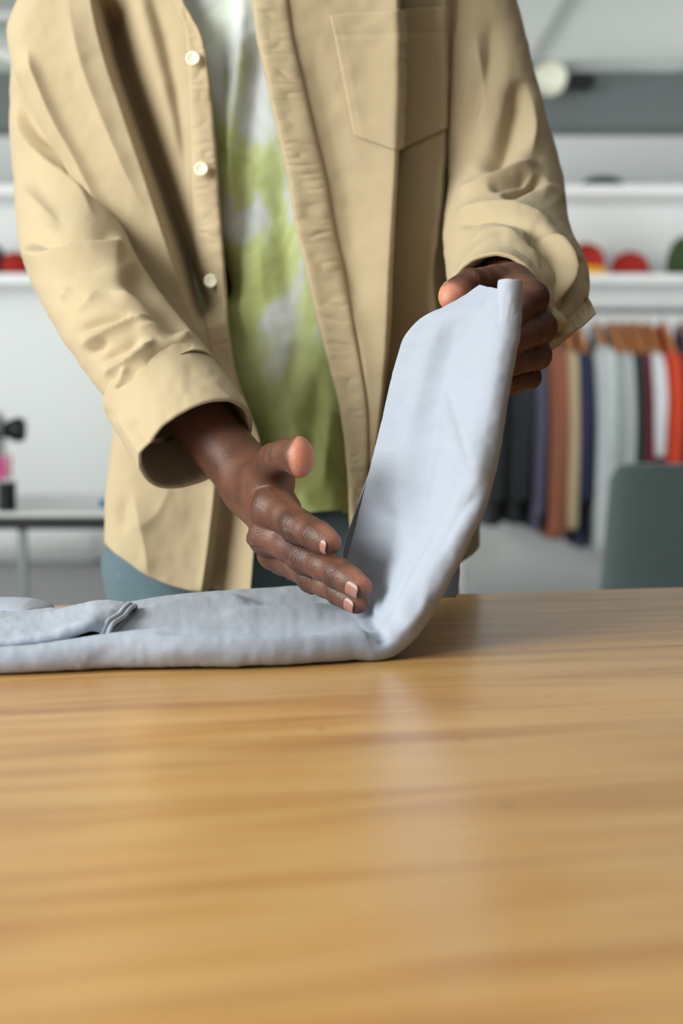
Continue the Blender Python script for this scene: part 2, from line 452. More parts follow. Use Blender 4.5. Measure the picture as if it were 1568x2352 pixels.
# ================================================================= the room
WALL_Y = 5.8; CEIL_Z = 2.33
def plate(name, c, d, mat): return structure(MB().box(c, d).build(name, mat))
plate('floor', (0, 2.6, -.03), (8, 7.4, .06), M['floor'])
plate('wall_back', (0, WALL_Y + .05, CEIL_Z / 2), (8, .10, CEIL_Z), M['wall'])
plate('ceiling', (0, 2.6, CEIL_Z + .04), (8, 7.4, .08), M['ceil'])
plate('trim_1', (0, WALL_Y - .10, 2.225), (8, .20, .21), M['band'])       # dark soffit along the top of the wall
for k, x in enumerate(np.arange(-2.4, 2.5, .6)):
    if k % 2 == 0 or True:
        plate('trim_%d' % (k + 2), (x + .13, 2.5, CEIL_Z - .004), (.026, 6.6, .012), M['grid'])
for k, y in enumerate((3.3, 4.35, 5.4)):
    plate('trim_%d' % (k + 20), (0, y, CEIL_Z - .003), (6, .026, .010), M['grid'])
plate('baseboard_back', (0, WALL_Y - .008, .05), (8, .016, .10), M['white'])

# wall shelves (boards with brackets)
SHELF_Y = 5.64
def shelf(x0, x1, z, label):
    r = empty('wall_shelf', ((x0 + x1) / 2, WALL_Y, z)); tag(r, label, 'shelf', None)
    L = x1 - x0
    MB().box((0, -.16, 0), (L, .32, .036), .004).build('shelf_board', M['white'], r)
    for s in (-.36, .36):
        MB().box((s * L, -.008, -.12), (.03, .016, .2)).box((s * L, -.13, -.03), (.03, .24, .016)).tube([(s*L, -.01, -.20), (s*L, -.24, -.035)], .008, 8).build('shelf_bracket', M['white'], r)
    return r
def zof(py, Y): return float(P(784, py, Y)[2])
Z_UP = zof(436, 5.5); Z_LO = zof(640, 5.5)
shelf(-1.75, -.55, Z_UP, 'upper white wall shelf at the left behind the tan sleeve')
shelf(-1.75, -.55, Z_LO, 'lower white wall shelf at the left carrying the red item')
shelf(.55, 1.9, Z_UP, 'upper white wall shelf at the right with one dark green item on it')
shelf(.55, 1.9, Z_LO, 'lower white wall shelf at the right carrying red caps above the clothes')

def cap(px, Yd, zb, w, h, mat, label, mat2=None, brim_dir=(-.2, -1)):
    x = float(P(px, 600, Yd)[0])
    r = empty('cap', (x, Yd, zb)); tag(r, label, 'cap', None)
    prof = [(w/2, 0), (w/2 * 1.0, h * .25), (w/2 * .93, h * .55), (w/2 * .74, h * .82), (w/2 * .4, h * .97), (.008, h)]
    m = MB().lathe(prof, (0, 0, 0), 28); m.build('crown', mat, r, smooth=True)
    bd = np.array([brim_dir[0], brim_dir[1], 0]); bd = bd / np.linalg.norm(bd); sd = np.array([-bd[1], bd[0], 0])
    V = []; n = 17
    for z in (0.0, .006):
        for k in range(n):
            a = -1.15 + 2.3 * k / (n - 1)
            V.append(bd * (w/2 * .96 * math.cos(a)) + sd * (w/2 * .96 * math.sin(a)) + np.array([0, 0, z + .004]))
        for k in range(n):
            a = -1.15 + 2.3 * k / (n - 1)
            V.append(bd * (w/2 * math.cos(a) + w * .34 * math.cos(a * 1.15) ** .7) + sd * (w/2 * math.sin(a)) + np.array([0, 0, z + .001 - .0 * math.cos(a)]))
    F = []
    for k in range(n - 1):
        F.append((k, k + 1, n + k + 1, n + k)); F.append((2*n + k, 3*n + k, 3*n + k + 1, 2*n + k + 1))
        F.append((n + k, n + k + 1, 3*n + k + 1, 3*n + k)); F.append((k, 2*n + k, 2*n + k + 1, k + 1))
    F += [(0, n, 3*n, 2*n), (n - 1, 3*n - 1, 4*n - 1, 2*n - 1)]
    MB().add(V, F).build('brim', mat2 or mat, r)
    if mat2 is yellow: MB().lathe([(w/2 * 1.005, 0), (w/2 * 1.02, .004), (w/2 * 1.02, .026), (w/2 * 1.0, .030)], (0, 0, 0), 28).build('sweatband', mat2, r, smooth=True)
    MB().lathe([(.006, 0), (.009, .003), (.006, .007)], (0, 0, h - .002), 12).build('top_button', mat, r, smooth=True)
    return r
red = plain('red_cotton', (158, 30, 16), .8); orange = plain('orange_red_knit', (204, 62, 26), .9, noise=.1)
yellow = plain('yellow_cotton', (236, 178, 30), .8); leaf = plain('dark_olive_cotton', (58, 80, 44), .85, noise=.3, nscale=40)
dgreen = plain('dark_green_felt', (46, 74, 70), .9); dark = plain('charcoal_cotton', (38, 42, 44), .9)
zs = Z_LO + .018
cap(1345, 5.60, zs, .155, .125, red, 'red cap with a yellow band and brim on the lower right shelf', yellow, (.15, -1))
cap(1446, 5.60, zs, .150, .092, red, 'low all-red cap in the middle of the lower right shelf', None, (1, -.35))
cap(1580, 5.60, zs, .17, .155, leaf, 'dark olive green cap at the end of the lower right shelf', dark, (-.2, -1))
cap(36, 5.60, zs, .15, .09, red, 'red cap on the lower left shelf beside a black one', None, (.9, -.4))
cap(-25, 5.58, zs, .14, .125, dark, 'black cap on the lower left shelf', None, (-.3, -1))
fb = empty('folded_hat', (float(P(1383, 412, 5.62)[0]), 5.62, Z_UP + .018)); tag(fb, 'flat dark green hat lying on the upper right shelf', 'hat')
MB().lathe([(.088, 0), (.088, .012), (.076, .022), (.07, .036), (.05, .044), (.01, .046)], (0, 0, 0), 28).build('crown', dgreen, fb, smooth=True)
MB().lathe([(.074, .020), (.0775, .021), (.0765, .027), (.073, .028)], (0, 0, 0), 28).build('hat_band', dark, fb, smooth=True)

# lamp and dark fitting on the soffit
lx, ly, lz = P(1262, 178, 5.45)
lp = empty('spot_lamp', (float(lx), 5.45, float(lz))); tag(lp, 'cream round lamp head beside a dark bracket under the ceiling', 'lamp')
MB().lathe([(.012, -.07), (.045, -.06), (.062, -.02), (.064, .03), (.05, .055), (.02, .06)], (0, 0, 0), 28, 'y').build('lamp_shade', M['cream'], lp, smooth=True)
MB().tube([(0, .05, .02), (.05, .08, .01), (.11, .12, -.005)], .012, 10).box((.125, .05, -.008), (.10, .10, .055), .012).build('lamp_bracket', M['black'], lp)
# ceiling fixture at the far left
cx_, cy_, cz_ = P(-20, 60, 4.3)
cf = empty('ceiling_fixture', (float(cx_), 4.3, CEIL_Z - .01)); tag(cf, 'white slatted ceiling fixture above the left shoulder', 'ceiling light')
zf = float(cz_) - CEIL_Z + .01
MB().box((0, 0, zf + .10), (.60, .5, .02)).build('housing', M['white'], cf)
for k in range(5):
    MB().box((0, -.24 + .12 * k, zf + .03 - .012 * k), (.60, .018, .06)).build('louvre', M['white' if k % 2 else 'grid'], cf)
for s in (-.29, .29):
    MB().box((s, 0, zf + .02), (.02, .5, .10)).build('side_rail', M['white'], cf)
for s in (-.2, .2):
    MB().tube([(s, 0, zf + .1), (s, 0, 0.01)], .006, 8).build('suspension_rod', M['steel'], cf)
MB().tube([(-.2, -.3, zf - .05), (.3, -.27, zf - .20)], .02, 10).build('tube_lamp', M['white'], cf)
MB().box((.12, -.26, zf + .075), (.13, .03, .022)).build('ballast', M['black'], cf)

# ------------------------------------------------------------- clothes rail
RAIL_Y = 5.36; RAIL_Z = zof(712, RAIL_Y)
rl = empty('clothes_rail', (.95, RAIL_Y, 0)); tag(rl, 'chrome clothes rail holding the row of hanging garments under the shelf', 'clothes rail')
MB().tube([(-.62, 0, RAIL_Z), (1.0, 0, RAIL_Z)], .012, 14).build('rail_bar', M['rail'], rl)
for x in (-.60, .98):
    MB().tube([(x, 0, .03), (x, 0, RAIL_Z)], .014, 12).build('upright', M['rail'], rl)
    MB().box((x, 0, .015), (.05, .5, .03), .008).build('foot', M['rail'], rl)

def garment(px_top, px_bot, py_bot, rgb, thick, label, hlabel, name='hanging_shirt', slen=.55, half=.20, second=None, y0=None, py_sh=775):
    """a garment on a hanger, hung square to the wall: body, two sleeves, collar"""
    Yg = RAIL_Y if y0 is None else y0
    xt = float(P(px_top, 800, Yg)[0]); xb = float(P(px_bot, py_bot, Yg - half * .6)[0])
    xb = xt + .2 * (xb - xt); zb = zof(py_bot, Yg - half * .6); zt = RAIL_Z - .075
    r = empty(name, (xt, Yg, zb)); tag(r, label, 'garment', 'garments hanging on the rail')
    H = zt - zb; mat = plain(name + '_cloth', rgb, .9, noise=.08, nscale=25, sheen=.1)
    mat2 = plain(name + '_sleeve_cloth', second, .9) if second else mat
    dx = xb - xt
    # body: rings in the y-z sense (elongated in y, thin in x)
    rows = 14; n = 28; V = np.zeros((rows, n, 3))
    for i in range(rows):
        f = i / (rows - 1); z = H * (1 - f)
        sh = smooth01(min(1, f / .12))
        hy = half * (.34 + .66 * sh) * (1 + .04 * math.sin(3 * f)); hx = thick / 2 * (.45 + .55 * smooth01(min(1, f / .2)))
        a = np.linspace(0, 2*np.pi, n, endpoint=False)
        w = 1 + .16 * np.sin(5 * a + 2 * f + px_top) * f
        V[i, :, 0] = hx * np.sign(np.cos(a)) * np.abs(np.cos(a)) ** .7 * w + dx * f
        V[i, :, 1] = hy * np.sin(a)
        V[i, :, 2] = z - .10 * sh * 0
        if i < 3: V[i, :, 2] -= .11 * np.abs(np.sin(a)) * (1 - .0) * (hy / half)
    mb = MB(); F = []
    for i in range(rows - 1):
        for j in range(n): F.append((i*n+j, (i+1)*n+j, (i+1)*n+(j+1) % n, i*n+(j+1) % n))
    F.append(tuple(range(n))); F.append(tuple(range(rows*n - 1, rows*n - n - 1, -1)))
    mb.add(V.reshape(-1, 3), F); mb.build('body', mat, r, smooth=True)
    for s in (-1, 1):
        if slen <= 0: continue
        L = min(slen, H * .93)
        pts = [(0, s * half * .62, H - .085), (.0, s * half * .98, H - .13), (dx * .3 + .004, s * half * 1.14, H - .13 - L * .35), (dx * .6, s * half * 1.16, H - .13 - L * .7), (dx * .85, s * half * 1.12, H - .12 - L)]
        pts = [(p[0], p[1], max(p[2], .01)) for p in pts]
        f = sp(range(5), pts); q = f(np.linspace(0, 4, 22))
        MB().tube(q, np.interp(np.linspace(0, 1, 22), [0, .2, 1], [thick * .36, thick * .55, thick * .46]), 14).build('sleeve', mat2, r, smooth=True)
    a = np.linspace(0, 2*np.pi, 20); cl = np.stack([.018 * np.cos(a), .062 * np.sin(a), H - .005 + .012 * np.sin(a)], -1)
    MB().tube(cl, .012, 8, False).build('collar', mat, r, smooth=True)
    h = empty('clothes_hanger', (xt, Yg, RAIL_Z)); tag(h, hlabel, 'hanger', 'hangers on the clothes rail')
    arm = [(0, -half * .95, -.165), (0, -half * .55, -.105), (0, 0, -.055), (0, half * .55, -.105), (0, half * .95, -.165)]
    MB().tube(sp(range(5), arm)(np.linspace(0, 4, 25)), .012, 10).build('hanger_arm', M['hanger'], h, smooth=True)
    hk = [(0, 0, -.055), (0, 0, -.03), (0, .012, -.012)] + [(0, .016 * math.cos(t), .016 * math.sin(t)) for t in np.linspace(-.4, 3.5, 12)]
    MB().tube(hk, .0022, 8).build('hanger_hook', M['steel'], h, smooth=True)
    return r
G_ = garment
G_(1120, 1130, 1205, (40, 43, 46), .085, 'black shirt at the near end of the rail, beside the light cloth', 'hanger holding the first black shirt', slen=.5)
G_(1178, 1172, 1200, (34, 38, 41), .080, 'second black shirt, between the first black and the lavender one', 'hanger holding the second black shirt', slen=.5)
G_(1222, 1232, 1215, (88, 86, 108), .050, 'muted lavender shirt between black and brown garments', 'hanger holding the lavender shirt')
G_(1262, 1278, 1235, (142, 86, 64), .070, 'rust brown shirt hanging below the dark fist', 'hanger holding the rust brown shirt', slen=.62)
G_(1294, 1309, 1212, (196, 176, 140), .048, 'cream beige shirt next to the rust brown one', 'hanger holding the cream beige shirt', slen=.66)
G_(1322, 1338, 1255, (44, 48, 84), .044, 'navy blue shirt between cream and pale grey garments', 'hanger holding the navy shirt', slen=.5)
G_(1368, 1375, 1262, (188, 196, 198), .075, 'pale grey shirt, the widest and longest light garment on the rail', 'hanger holding the wide pale grey shirt', slen=.66)
G_(1398, 1418, 1215, (160, 172, 170), .048, 'mid grey-green shirt right of the widest pale grey one', 'hanger holding the mid grey-green shirt')
G_(1418, 1452, 1205, (182, 188, 188), .044, 'narrow light grey shirt touching the dark green one', 'hanger holding the narrow light grey shirt')
G_(1440, 1482, 1190, (34, 50, 50), .040, 'dark green shirt beside a crimson one', 'hanger holding the dark green shirt')
G_(1460, 1504, 1150, (108, 26, 44), .036, 'crimson shirt partly behind the white sleeve', 'hanger holding the crimson shirt')
G_(1484, 1520, 1072, (168, 30, 20), .050, 'deep red shirt with white sleeves', 'hanger holding the red shirt with white sleeves', slen=.34, second=(222, 222, 228))
G_(1518, 1552, 1070, (206, 66, 34), .056, 'bright orange-red sweater bulging out of the row', 'pale wooden hanger holding the orange-red sweater', slen=.5)
G_(1566, 1600, 1110, (96, 104, 140), .044, 'slate blue shirt at the picture edge beside the orange sweater', 'hanger holding the slate blue shirt')
G_(1600, 1640, 1120, (214, 216, 220), .05, 'white shirt behind the slate blue one at the picture edge', 'hanger holding the white shirt')

# white cabinet between the clothes and the cloth
Yc = 4.3
x1 = float(P(1073, 1300, Yc)[0]); zt = zof(1262, Yc)
cb = empty('white_cabinet', (x1 - .17, Yc + .2, 0)); tag(cb, 'white low cabinet standing in front of the hanging clothes', 'cabinet')
MB().box((0, 0, zt / 2), (.34, .40, zt), .006).build('carcass', M['white'], cb)
for k in range(2):
    d = MB().box((0, -.206, zt * (.27 + .46 * k)), (.32, .012, zt * .42), .003).build('drawer', M['white'], cb)
    MB().box((0, -.22, zt * (.27 + .46 * k)), (.10, .016, .014), .004).build('handle', M['steel'], d)

# upholstered chair
Yk = 3.1
ch = empty('upholstered_chair', (float(P(1560, 1200, Yk)[0]) + .02, Yk + .28, 0)); tag(ch, 'dark green-grey upholstered chair in front of the hanging clothes', 'chair')
zt = zof(1068, Yk); bx = ch.location[0]
xl0 = float(P(1408, 1070, Yk)[0]) - bx; xl1 = float(P(1382, 1345, Yk)[0]) - bx
V = []; F = []
rows = [(zt - .44, xl1 - .01, .58), (zt - .40, xl1 - .012, .58), (zt - .25, (xl0 + xl1) / 2 - .005, .56), (zt - .035, xl0 + .004, .55), (zt - .008, xl0 + .018, .54), (zt, xl0 + .04, .52)]
n = 24
for i, (z, xl, w) in enumerate(rows):
    a = np.linspace(0, 2*np.pi, n, endpoint=False); c = np.cos(a); s = np.sin(a)
    w = 2 * (.0 - xl) if False else w
    for k in range(n):
        V.append((xl + w/2 + w/2 * np.sign(c[k]) * abs(c[k]) ** .3, -.28 + (.05 if 0 < i < 4 else .035) * np.sign(s[k]) * abs(s[k]) ** .5 + .03 + .07 * (zt - z) * -1 + .02, z))
for i in range(len(rows) - 1):
    for k in range(n): F.append((i*n+k, i*n+(k+1) % n, (i+1)*n+(k+1) % n, (i+1)*n+k))
F += [tuple(range(n - 1, -1, -1)), tuple(range((len(rows)-1)*n, len(rows)*n))]
MB().add(V, F).build('backrest', M['chair'], ch, smooth=True)
MB().box((xl0 + .27, .02, .47), (.54, .50, .09), .03).build('seat', M['chair'], ch, smooth=True)
for sx in (.05, .49):
    for sy in (-.2, .24):
        MB().tube([(xl0 + sx, sy, 0), (xl0 + sx, sy, .43)], .016, 12).build('leg', M['black'], ch)
    MB().tube([(xl0 + sx, -.22, .43), (xl0 + sx, -.235, zt - .40)], .012, 10).build('back_support', M['black'], ch)

# ------------------------------------------------------------- left desk
Yd = 3.40; zd = zof(1176, Yd)
dk = empty('work_desk', (-.95, Yd + .3, 0)); tag(dk, 'white-topped desk with a black edge and grey steel legs at left', 'desk')
MB().box((0, 0, zd - .006), (1.5, .62, .012), .003).build('desk_top', M['white'], dk)
MB().box((0, -.302, zd - .026), (1.5, .02, .030), .003).box((0, .302, zd - .026), (1.5, .02, .030), .003).box((-.74, 0, zd - .026), (.02, .60, .03), .003).box((.74, 0, zd - .026), (.02, .60, .03), .003).build('edge_rail', M['black'], dk)
xleg = float(P(49, 1300, Yd)[0]) + .95
for lx_ in (xleg, .70):
    for ly_ in (-.28, .28):
        MB().box((lx_ - (.128 if ly_ > 0 and lx_ < .5 else 0), ly_, (zd - .04) / 2), (.020, .020, zd - .04), .003).build('leg', M['steel'], dk)
    MB().tube([(lx_, -.28, .10), (lx_ - (.128 if lx_ < .5 else 0), .28, .10)], .008, 8).build('leg_brace', M['steel'], dk)
zdt = zd + .0
# sewing machine on the desk
def at(px, py, Y): return P(px, py, Y)
sm = empty('sewing_machine', (float(P(-30, 1100, 3.62)[0]), 3.62, zdt)); tag(sm, 'white sewing machine with a black handwheel at the far left', 'sewing machine')
ztop = zof(942, 3.62) - zdt; zbot = zof(998, 3.62) - zdt
MB().box((-.17, 0, .03), (.40, .17, .06), .012).build('machine_bed', M['white'], sm, smooth=True)
MB().box((-.005, 0, ztop / 2), (.088, .13, ztop), .02).build('pillar', M['white'], sm, smooth=True)
MB().box((-.15, 0, ztop - .035), (.38, .12, .07), .02).build('arm', M['white'], sm, smooth=True)
MB().box((-.145, 0, zbot - .004), (.37, .115, .014), .004).build('under_panel', M['black'], sm)
MB().lathe([(.012, .045), (.020, .050), (.030, .072), (.032, .088), (.026, .098), (.01, .10)], (0, 0, zbot + .012), 28, 'x').build('handwheel', M['black'], sm, smooth=True)
MB().box((-.30, 0, zbot - .05), (.05, .08, .10), .01).build('needle_head', M['white'], sm, smooth=True)
MB().tube([(-.30, 0, .062), (-.30, 0, zbot - .09)], .004, 8).build('needle_bar', M['steel'], sm)
# pen cup
cu = empty('pen_cup', (float(P(14, 1150, 3.42)[0]), 3.43, zdt)); tag(cu, 'black cylindrical cup on the desk holding pink pens', 'cup')
zc = zof(1108, 3.42) - zdt
MB().lathe([(.019, 0), (.021, .002), (.022, zc), (.020, zc), (.0185, .004), (.001, .004)], (0, 0, 0), 24).build('cup_body', M['black'], cu, smooth=True)
MB().lathe([(.0222, zc - .006), (.0232, zc - .003), (.0222, zc)], (0, 0, 0), 24).build('cup_rim', M['black'], cu, smooth=True)
pink = plain('magenta_plastic', (210, 50, 140), .4); palepink = plain('pale_pink_plastic', (222, 150, 170), .4)
for dx, dy, h, mt, lb in ((-.006, -.004, .058, pink, 'magenta marker standing in the black cup'), (.004, .006, .062, palepink, 'pale pink marker standing in the black cup'), (-.012, .005, .05, pink, 'shorter magenta marker at the left in the black cup')):
    pn = empty('marker_pen', (cu.location[0] + dx, 3.43 + dy, zdt + .006)); tag(pn, lb, 'marker')
    pn.rotation_euler = (0, dx * 4, 0)
    MB().tube([(0, 0, 0), (0, 0, zc + h - .035)], .0055, 12).build('barrel', M['white'], pn, smooth=True)
    MB().lathe([(.0062, zc + h - .055), (.0066, zc + h - .02), (.0058, zc + h - .004), (.003, zc + h)], (0, 0, 0), 14).build('pen_cap', mt, pn, smooth=True)
ts = empty('thread_spool', (float(P(243, 1185, 3.46)[0]), 3.46, zdt)); tag(ts, 'small blue thread spool on the desk beside the shirt', 'thread spool')
blue = plain('blue_thread', (50, 110, 150), .7)
MB().lathe([(.012, .004), (.016, .008), (.017, .02), (.012, .028)], (0, 0, 0), 20).build('thread', blue, ts, smooth=True)
MB().lathe([(.017, 0), (.018, .002), (.017, .004)], (0, 0, 0), 20).build('spool_flange', M['white'], ts)
MB().lathe([(.016, .028), (.017, .03), (.016, .032)], (0, 0, 0), 20).build('spool_flange', M['white'], ts)
# low cabinet under / behind the desk
Yb = 4.6; za = zof(1222, Yb); zb_ = zof(1298, Yb)
lc = empty('storage_bench', (-.62 - .42, Yb + .22, 0)); tag(lc, 'long white bench with a grey base behind the desk at left', 'bench')
xr = float(P(232, 1250, Yb)[0]) - lc.location[0]
MB().box((xr - .55, 0, (za + zb_) / 2), (1.1, .44, za - zb_), .04).build('bench_top', M['white'], lc, smooth=True)
MB().box((xr - .50, .02, zb_ / 2), (1.35, .40, zb_), .004).build('base', M['grey'], lc)

# ================================================================= the table
pA = on_plane(0, 1394, TABLE_Z); pB = on_plane(1568, 1348, TABLE_Z)
ang = math.atan2(pB[1] - pA[1], pB[0] - pA[0])
mid = (pA + pB) / 2; DEP = 1.10
ex = np.array([math.cos(ang), math.sin(ang), 0]); ey = np.array([-math.sin(ang), math.cos(ang), 0])
ctr = mid - ey * DEP / 2 + ex * .02
tb = empty('work_table', (ctr[0], ctr[1], 0), ang); tag(tb, 'varnished pine work table with the cloth being folded on it', 'table')
MB().box((0, 0, TABLE_Z - .02), (1.75, DEP, .04), .003).build('table_top', M['wood'], tb)
for sy in (-1, 1):
    MB().box((0, sy * (DEP / 2 - .07), TABLE_Z - .09), (1.5, .025, .10), .003).build('apron', M['wood'], tb)
for sx in (-1, 1):
    MB().box((sx * .76, 0, TABLE_Z - .09), (.025, DEP - .2, .10), .003).build('apron', M['wood'], tb)
    for sy in (-1, 1):
        MB().box((sx * .79, sy * (DEP / 2 - .07), (TABLE_Z - .04) / 2), (.07, .07, TABLE_Z - .04), .006).build('leg', M['wood'], tb)

# ================================================================= the person
VOX = 0.0011
BASE = np.array([-.05, 1.63, 0.0])
XC = -.048

class Field:
    def __init__(s, xs, ys, zs):
        s.ax = (xs, ys, zs); s.d = np.full((len(xs), len(ys), len(zs)), 9.0, 'f4')
    def sl(s, lo, hi):
        return tuple(slice(max(0, int(np.searchsorted(a, l)) - 1), int(np.searchsorted(a, h)) + 1) for a, l, h in zip(s.ax, lo, hi))
    def pts(s, sl):
        return s.ax[0][sl[0]][:, None, None].astype('f4'), s.ax[1][sl[1]][None, :, None].astype('f4'), s.ax[2][sl[2]][None, None, :].astype('f4')

def smin(a, b, k):
    if k <= 0: return np.minimum(a, b)
    h = np.maximum(k - np.abs(a - b), 0) / k
    return np.minimum(a, b) - h * h * k * .25

def prim_eval(p, X, Y, Z):
    if p[0] == 'c':
        _, a, b, ra, rb = p[:5]
        a = np.asarray(a, 'f4'); b = np.asarray(b, 'f4'); ba = b - a
        rx, ry, rz = X - a[0], Y - a[1], Z - a[2]
        t = np.clip((rx*ba[0] + ry*ba[1] + rz*ba[2]) / max(float(ba @ ba), 1e-12), 0, 1)
        return np.sqrt((rx - t*ba[0])**2 + (ry - t*ba[1])**2 + (rz - t*ba[2])**2) - (ra + (rb - ra) * t)
    _, c, r, R = p[:4]
    c = np.asarray(c, 'f4'); r = np.asarray(r, 'f4'); R = np.asarray(R, 'f4')
    rx, ry, rz = X - c[0], Y - c[1], Z - c[2]
    q = [(rx*R[i, 0] + ry*R[i, 1] + rz*R[i, 2]) for i in range(3)]
    k0 = np.sqrt((q[0]/r[0])**2 + (q[1]/r[1])**2 + (q[2]/r[2])**2)
    k1 = np.sqrt((q[0]/r[0]**2)**2 + (q[1]/r[1]**2)**2 + (q[2]/r[2]**2)**2)
    return k0 * (k0 - 1) / np.maximum(k1, 1e-9)

def prim_box(p):
    if p[0] == 'c':
        a, b = np.asarray(p[1]), np.asarray(p[2]); r = max(p[3], p[4])
        return np.minimum(a, b) - r, np.maximum(a, b) + r
    r = max(p[2]); c = np.asarray(p[1]); return c - r, c + r

def group_eval(fd, prims, k, sl):
    """smooth union of primitives on the sub-grid sl"""
    X, Y, Z = fd.pts(sl)
    out = np.full((X.size, Y.size, Z.size), 9.0, 'f4')
    off = [s.start for s in sl]
    for p in prims:
        lo, hi = prim_box(p); m = 0.016 + k
        s2 = fd.sl(lo - m, hi + m)
        loc = tuple(slice(max(0, a.start - o), max(0, min(a.stop - o, n))) for a, o, n in zip(s2, off, out.shape))
        if any(q.stop <= q.start for q in loc): continue
        kk = p[-1] if isinstance(p[-1], float) and len(p) in (6,) and p[0] == 'c' else k
        d = prim_eval(p, X[loc[0]], Y[:, loc[1]], Z[:, :, loc[2]])
        out[loc] = smin(out[loc], d.astype('f4'), kk)
    return out

def surface_nets(fd):
    d = fd.d; ins = d < 0
    nx, ny, nz = d.shape
    cnt = np.zeros((nx-1, ny-1, nz-1), 'i1')
    for i in (0, 1):
        for j in (0, 1):
            for k in (0, 1):
                cnt += ins[i:nx-1+i, j:ny-1+j, k:nz-1+k]
    I, J, K = np.nonzero((cnt > 0) & (cnt < 8))
    del cnt
    idx = np.full((nx-1, ny-1, nz-1), -1, 'i4'); idx[I, J, K] = np.arange(len(I))
    acc = np.zeros((len(I), 3)); n = np.zeros(len(I))
    cor = [(i, j, k) for i in (0, 1) for j in (0, 1) for k in (0, 1)]
    xs, ys, zs = fd.ax
    def pos(c): return np.stack([xs[I + c[0]], ys[J + c[1]], zs[K + c[2]]], -1)
    for a in cor:
        for ax in range(3):
            if a[ax]: continue
            b = list(a); b[ax] = 1
            da = d[I+a[0], J+a[1], K+a[2]]; db = d[I+b[0], J+b[1], K+b[2]]
            m = (da < 0) != (db < 0)
            t = np.where(m, da / np.where(m, da - db, 1), 0)[:, None]
            pa, pb = pos(a), pos(b)
            acc += np.where(m[:, None], pa + t * (pb - pa), 0); n += m
    V = acc / n[:, None]
    F = []
    for ax in range(3):
        o1, o2 = [(1, 2), (2, 0), (0, 1)][ax]
        A = [slice(None)] * 3; B = [slice(None)] * 3
        A[ax] = slice(0, -1); B[ax] = slice(1, None)
        e = ins[tuple(A)] != ins[tuple(B)]
        e = e.copy()
        for o in (o1, o2):
            s = [slice(None)] * 3; s[o] = slice(0, 1); e[tuple(s)] = False
            s[o] = slice(-1, None); e[tuple(s)] = False
        q = np.stack(np.nonzero(e), -1)
        u = np.zeros(3, int); v = np.zeros(3, int); u[o1] = 1; v[o2] = 1
        g = lambda r: idx[r[:, 0], r[:, 1], r[:, 2]]
        quad = np.stack([g(q - u - v), g(q - v), g(q), g(q - u)], -1)
        flip = ~ins[q[:, 0], q[:, 1], q[:, 2]]
        quad[flip] = quad[flip][:, ::-1]
        F.append(quad)
    F = np.concatenate(F); F = F[(F >= 0).all(1)]
    return V, F

def relax(V, F, n=2, lam=.5):
    E = np.concatenate([F[:, [0, 1]], F[:, [1, 2]], F[:, [2, 3]], F[:, [3, 0]]])
    deg = np.bincount(E[:, 0], minlength=len(V)) + np.bincount(E[:, 1], minlength=len(V))
    for _ in range(n):
        S = np.stack([np.bincount(E[:, 0], V[E[:, 1], a], len(V)) + np.bincount(E[:, 1], V[E[:, 0], a], len(V)) for a in range(3)], -1)
        V = V + lam * (S / deg[:, None] - V)
    return V

def caps(spec, rs=None):
    """chain of round cones through (px, py, depth, radius) joints"""
    J = [P(*s[:3]) for s in spec]; r = [s[3] for s in spec]
    return [('c', J[i], J[i+1], r[i], r[i+1]) for i in range(len(J) - 1)], np.array(J)

# ---- finger joints read from the photograph: (px, py, depth, radius)
RH = dict(   # hand pressing the cloth, at the left of the picture
    index=[(630, 1166, 1.196, .0160), (683, 1207, 1.157, .0136), (727, 1229, 1.134, .0120), (757, 1247, 1.124, .0096)],
    middle=[(622, 1228, 1.204, .0155), (708, 1281, 1.160, .0134), (778, 1317, 1.129, .0119), (827, 1348, 1.115, .0097)],
    ring=[(640, 1270, 1.222, .0140), (718, 1325, 1.178, .0122), (780, 1358, 1.147, .0108), (819, 1385, 1.133, .0089)],
    little=[(654, 1284, 1.250, .0120), (715, 1328, 1.215, .0100), (765, 1352, 1.188, .0090), (800, 1374, 1.168, .0076)],
    thumb=[(612, 1100, 1.224, .0160), (628, 1055, 1.190, .0132), (655, 1046, 1.160, .0124), (683, 1051, 1.137, .0114)],
)
R_WRIST = P(583, 1112, 1.275)
LH = dict(   # hand holding the lifted cloth, at the right of the picture
    index=[(1180, 668, 1.235, .0150), (1219, 684, 1.180, .0138), (1168, 730, 1.150, .0112), (1118, 748, 1.152, .009)],
    middle=[(1200, 700, 1.245, .0150), (1236, 752, 1.185, .0142), (1178, 778, 1.152, .0116), (1125, 790, 1.155, .009)],
    ring=[(1200, 760, 1.255, .0140), (1231, 816, 1.195, .0118), (1176, 832, 1.160, .0105), (1125, 838, 1.163, .0085)],
    little=[(1188, 815, 1.262, .0120), (1212, 866, 1.208, .0105), (1168, 880, 1.178, .0092), (1128, 880, 1.176, .0078)],
    thumb=[(1168, 658, 1.250, .0155), (1134, 643, 1.225, .0122), (1081, 650, 1.205, .0113), (1042, 676, 1.192, .0106)],
)
L_WRIST = P(1170, 662, 1.300)
lc_ = [P(250, -130, 1.60), P(205, -20, 1.585), P(152, 110, 1.592), P(136, 260, 1.612), P(146, 420, 1.588), P(166, 545, 1.515), P(204, 640, 1.434), P(262, 735, 1.385), P(335, 830, 1.35), P(395, 910, 1.322)]
rc_ = [P(1060, -110, 1.60), P(1078, 0, 1.595), P(1112, 160, 1.58), P(1138, 300, 1.56), P(1160, 420, 1.535), P(1161, 520, 1.49), P(1174, 600, 1.43), P(1194, 660, 1.365), P(1172, 690, 1.31), P(1142, 700, 1.275)]
R_ELBOW = P(186, 600, 1.432); R_SHO = P(225, -60, 1.60)
L_ELBOW = P(1175, 540, 1.49); L_SHO = P(1052, -50, 1.605)

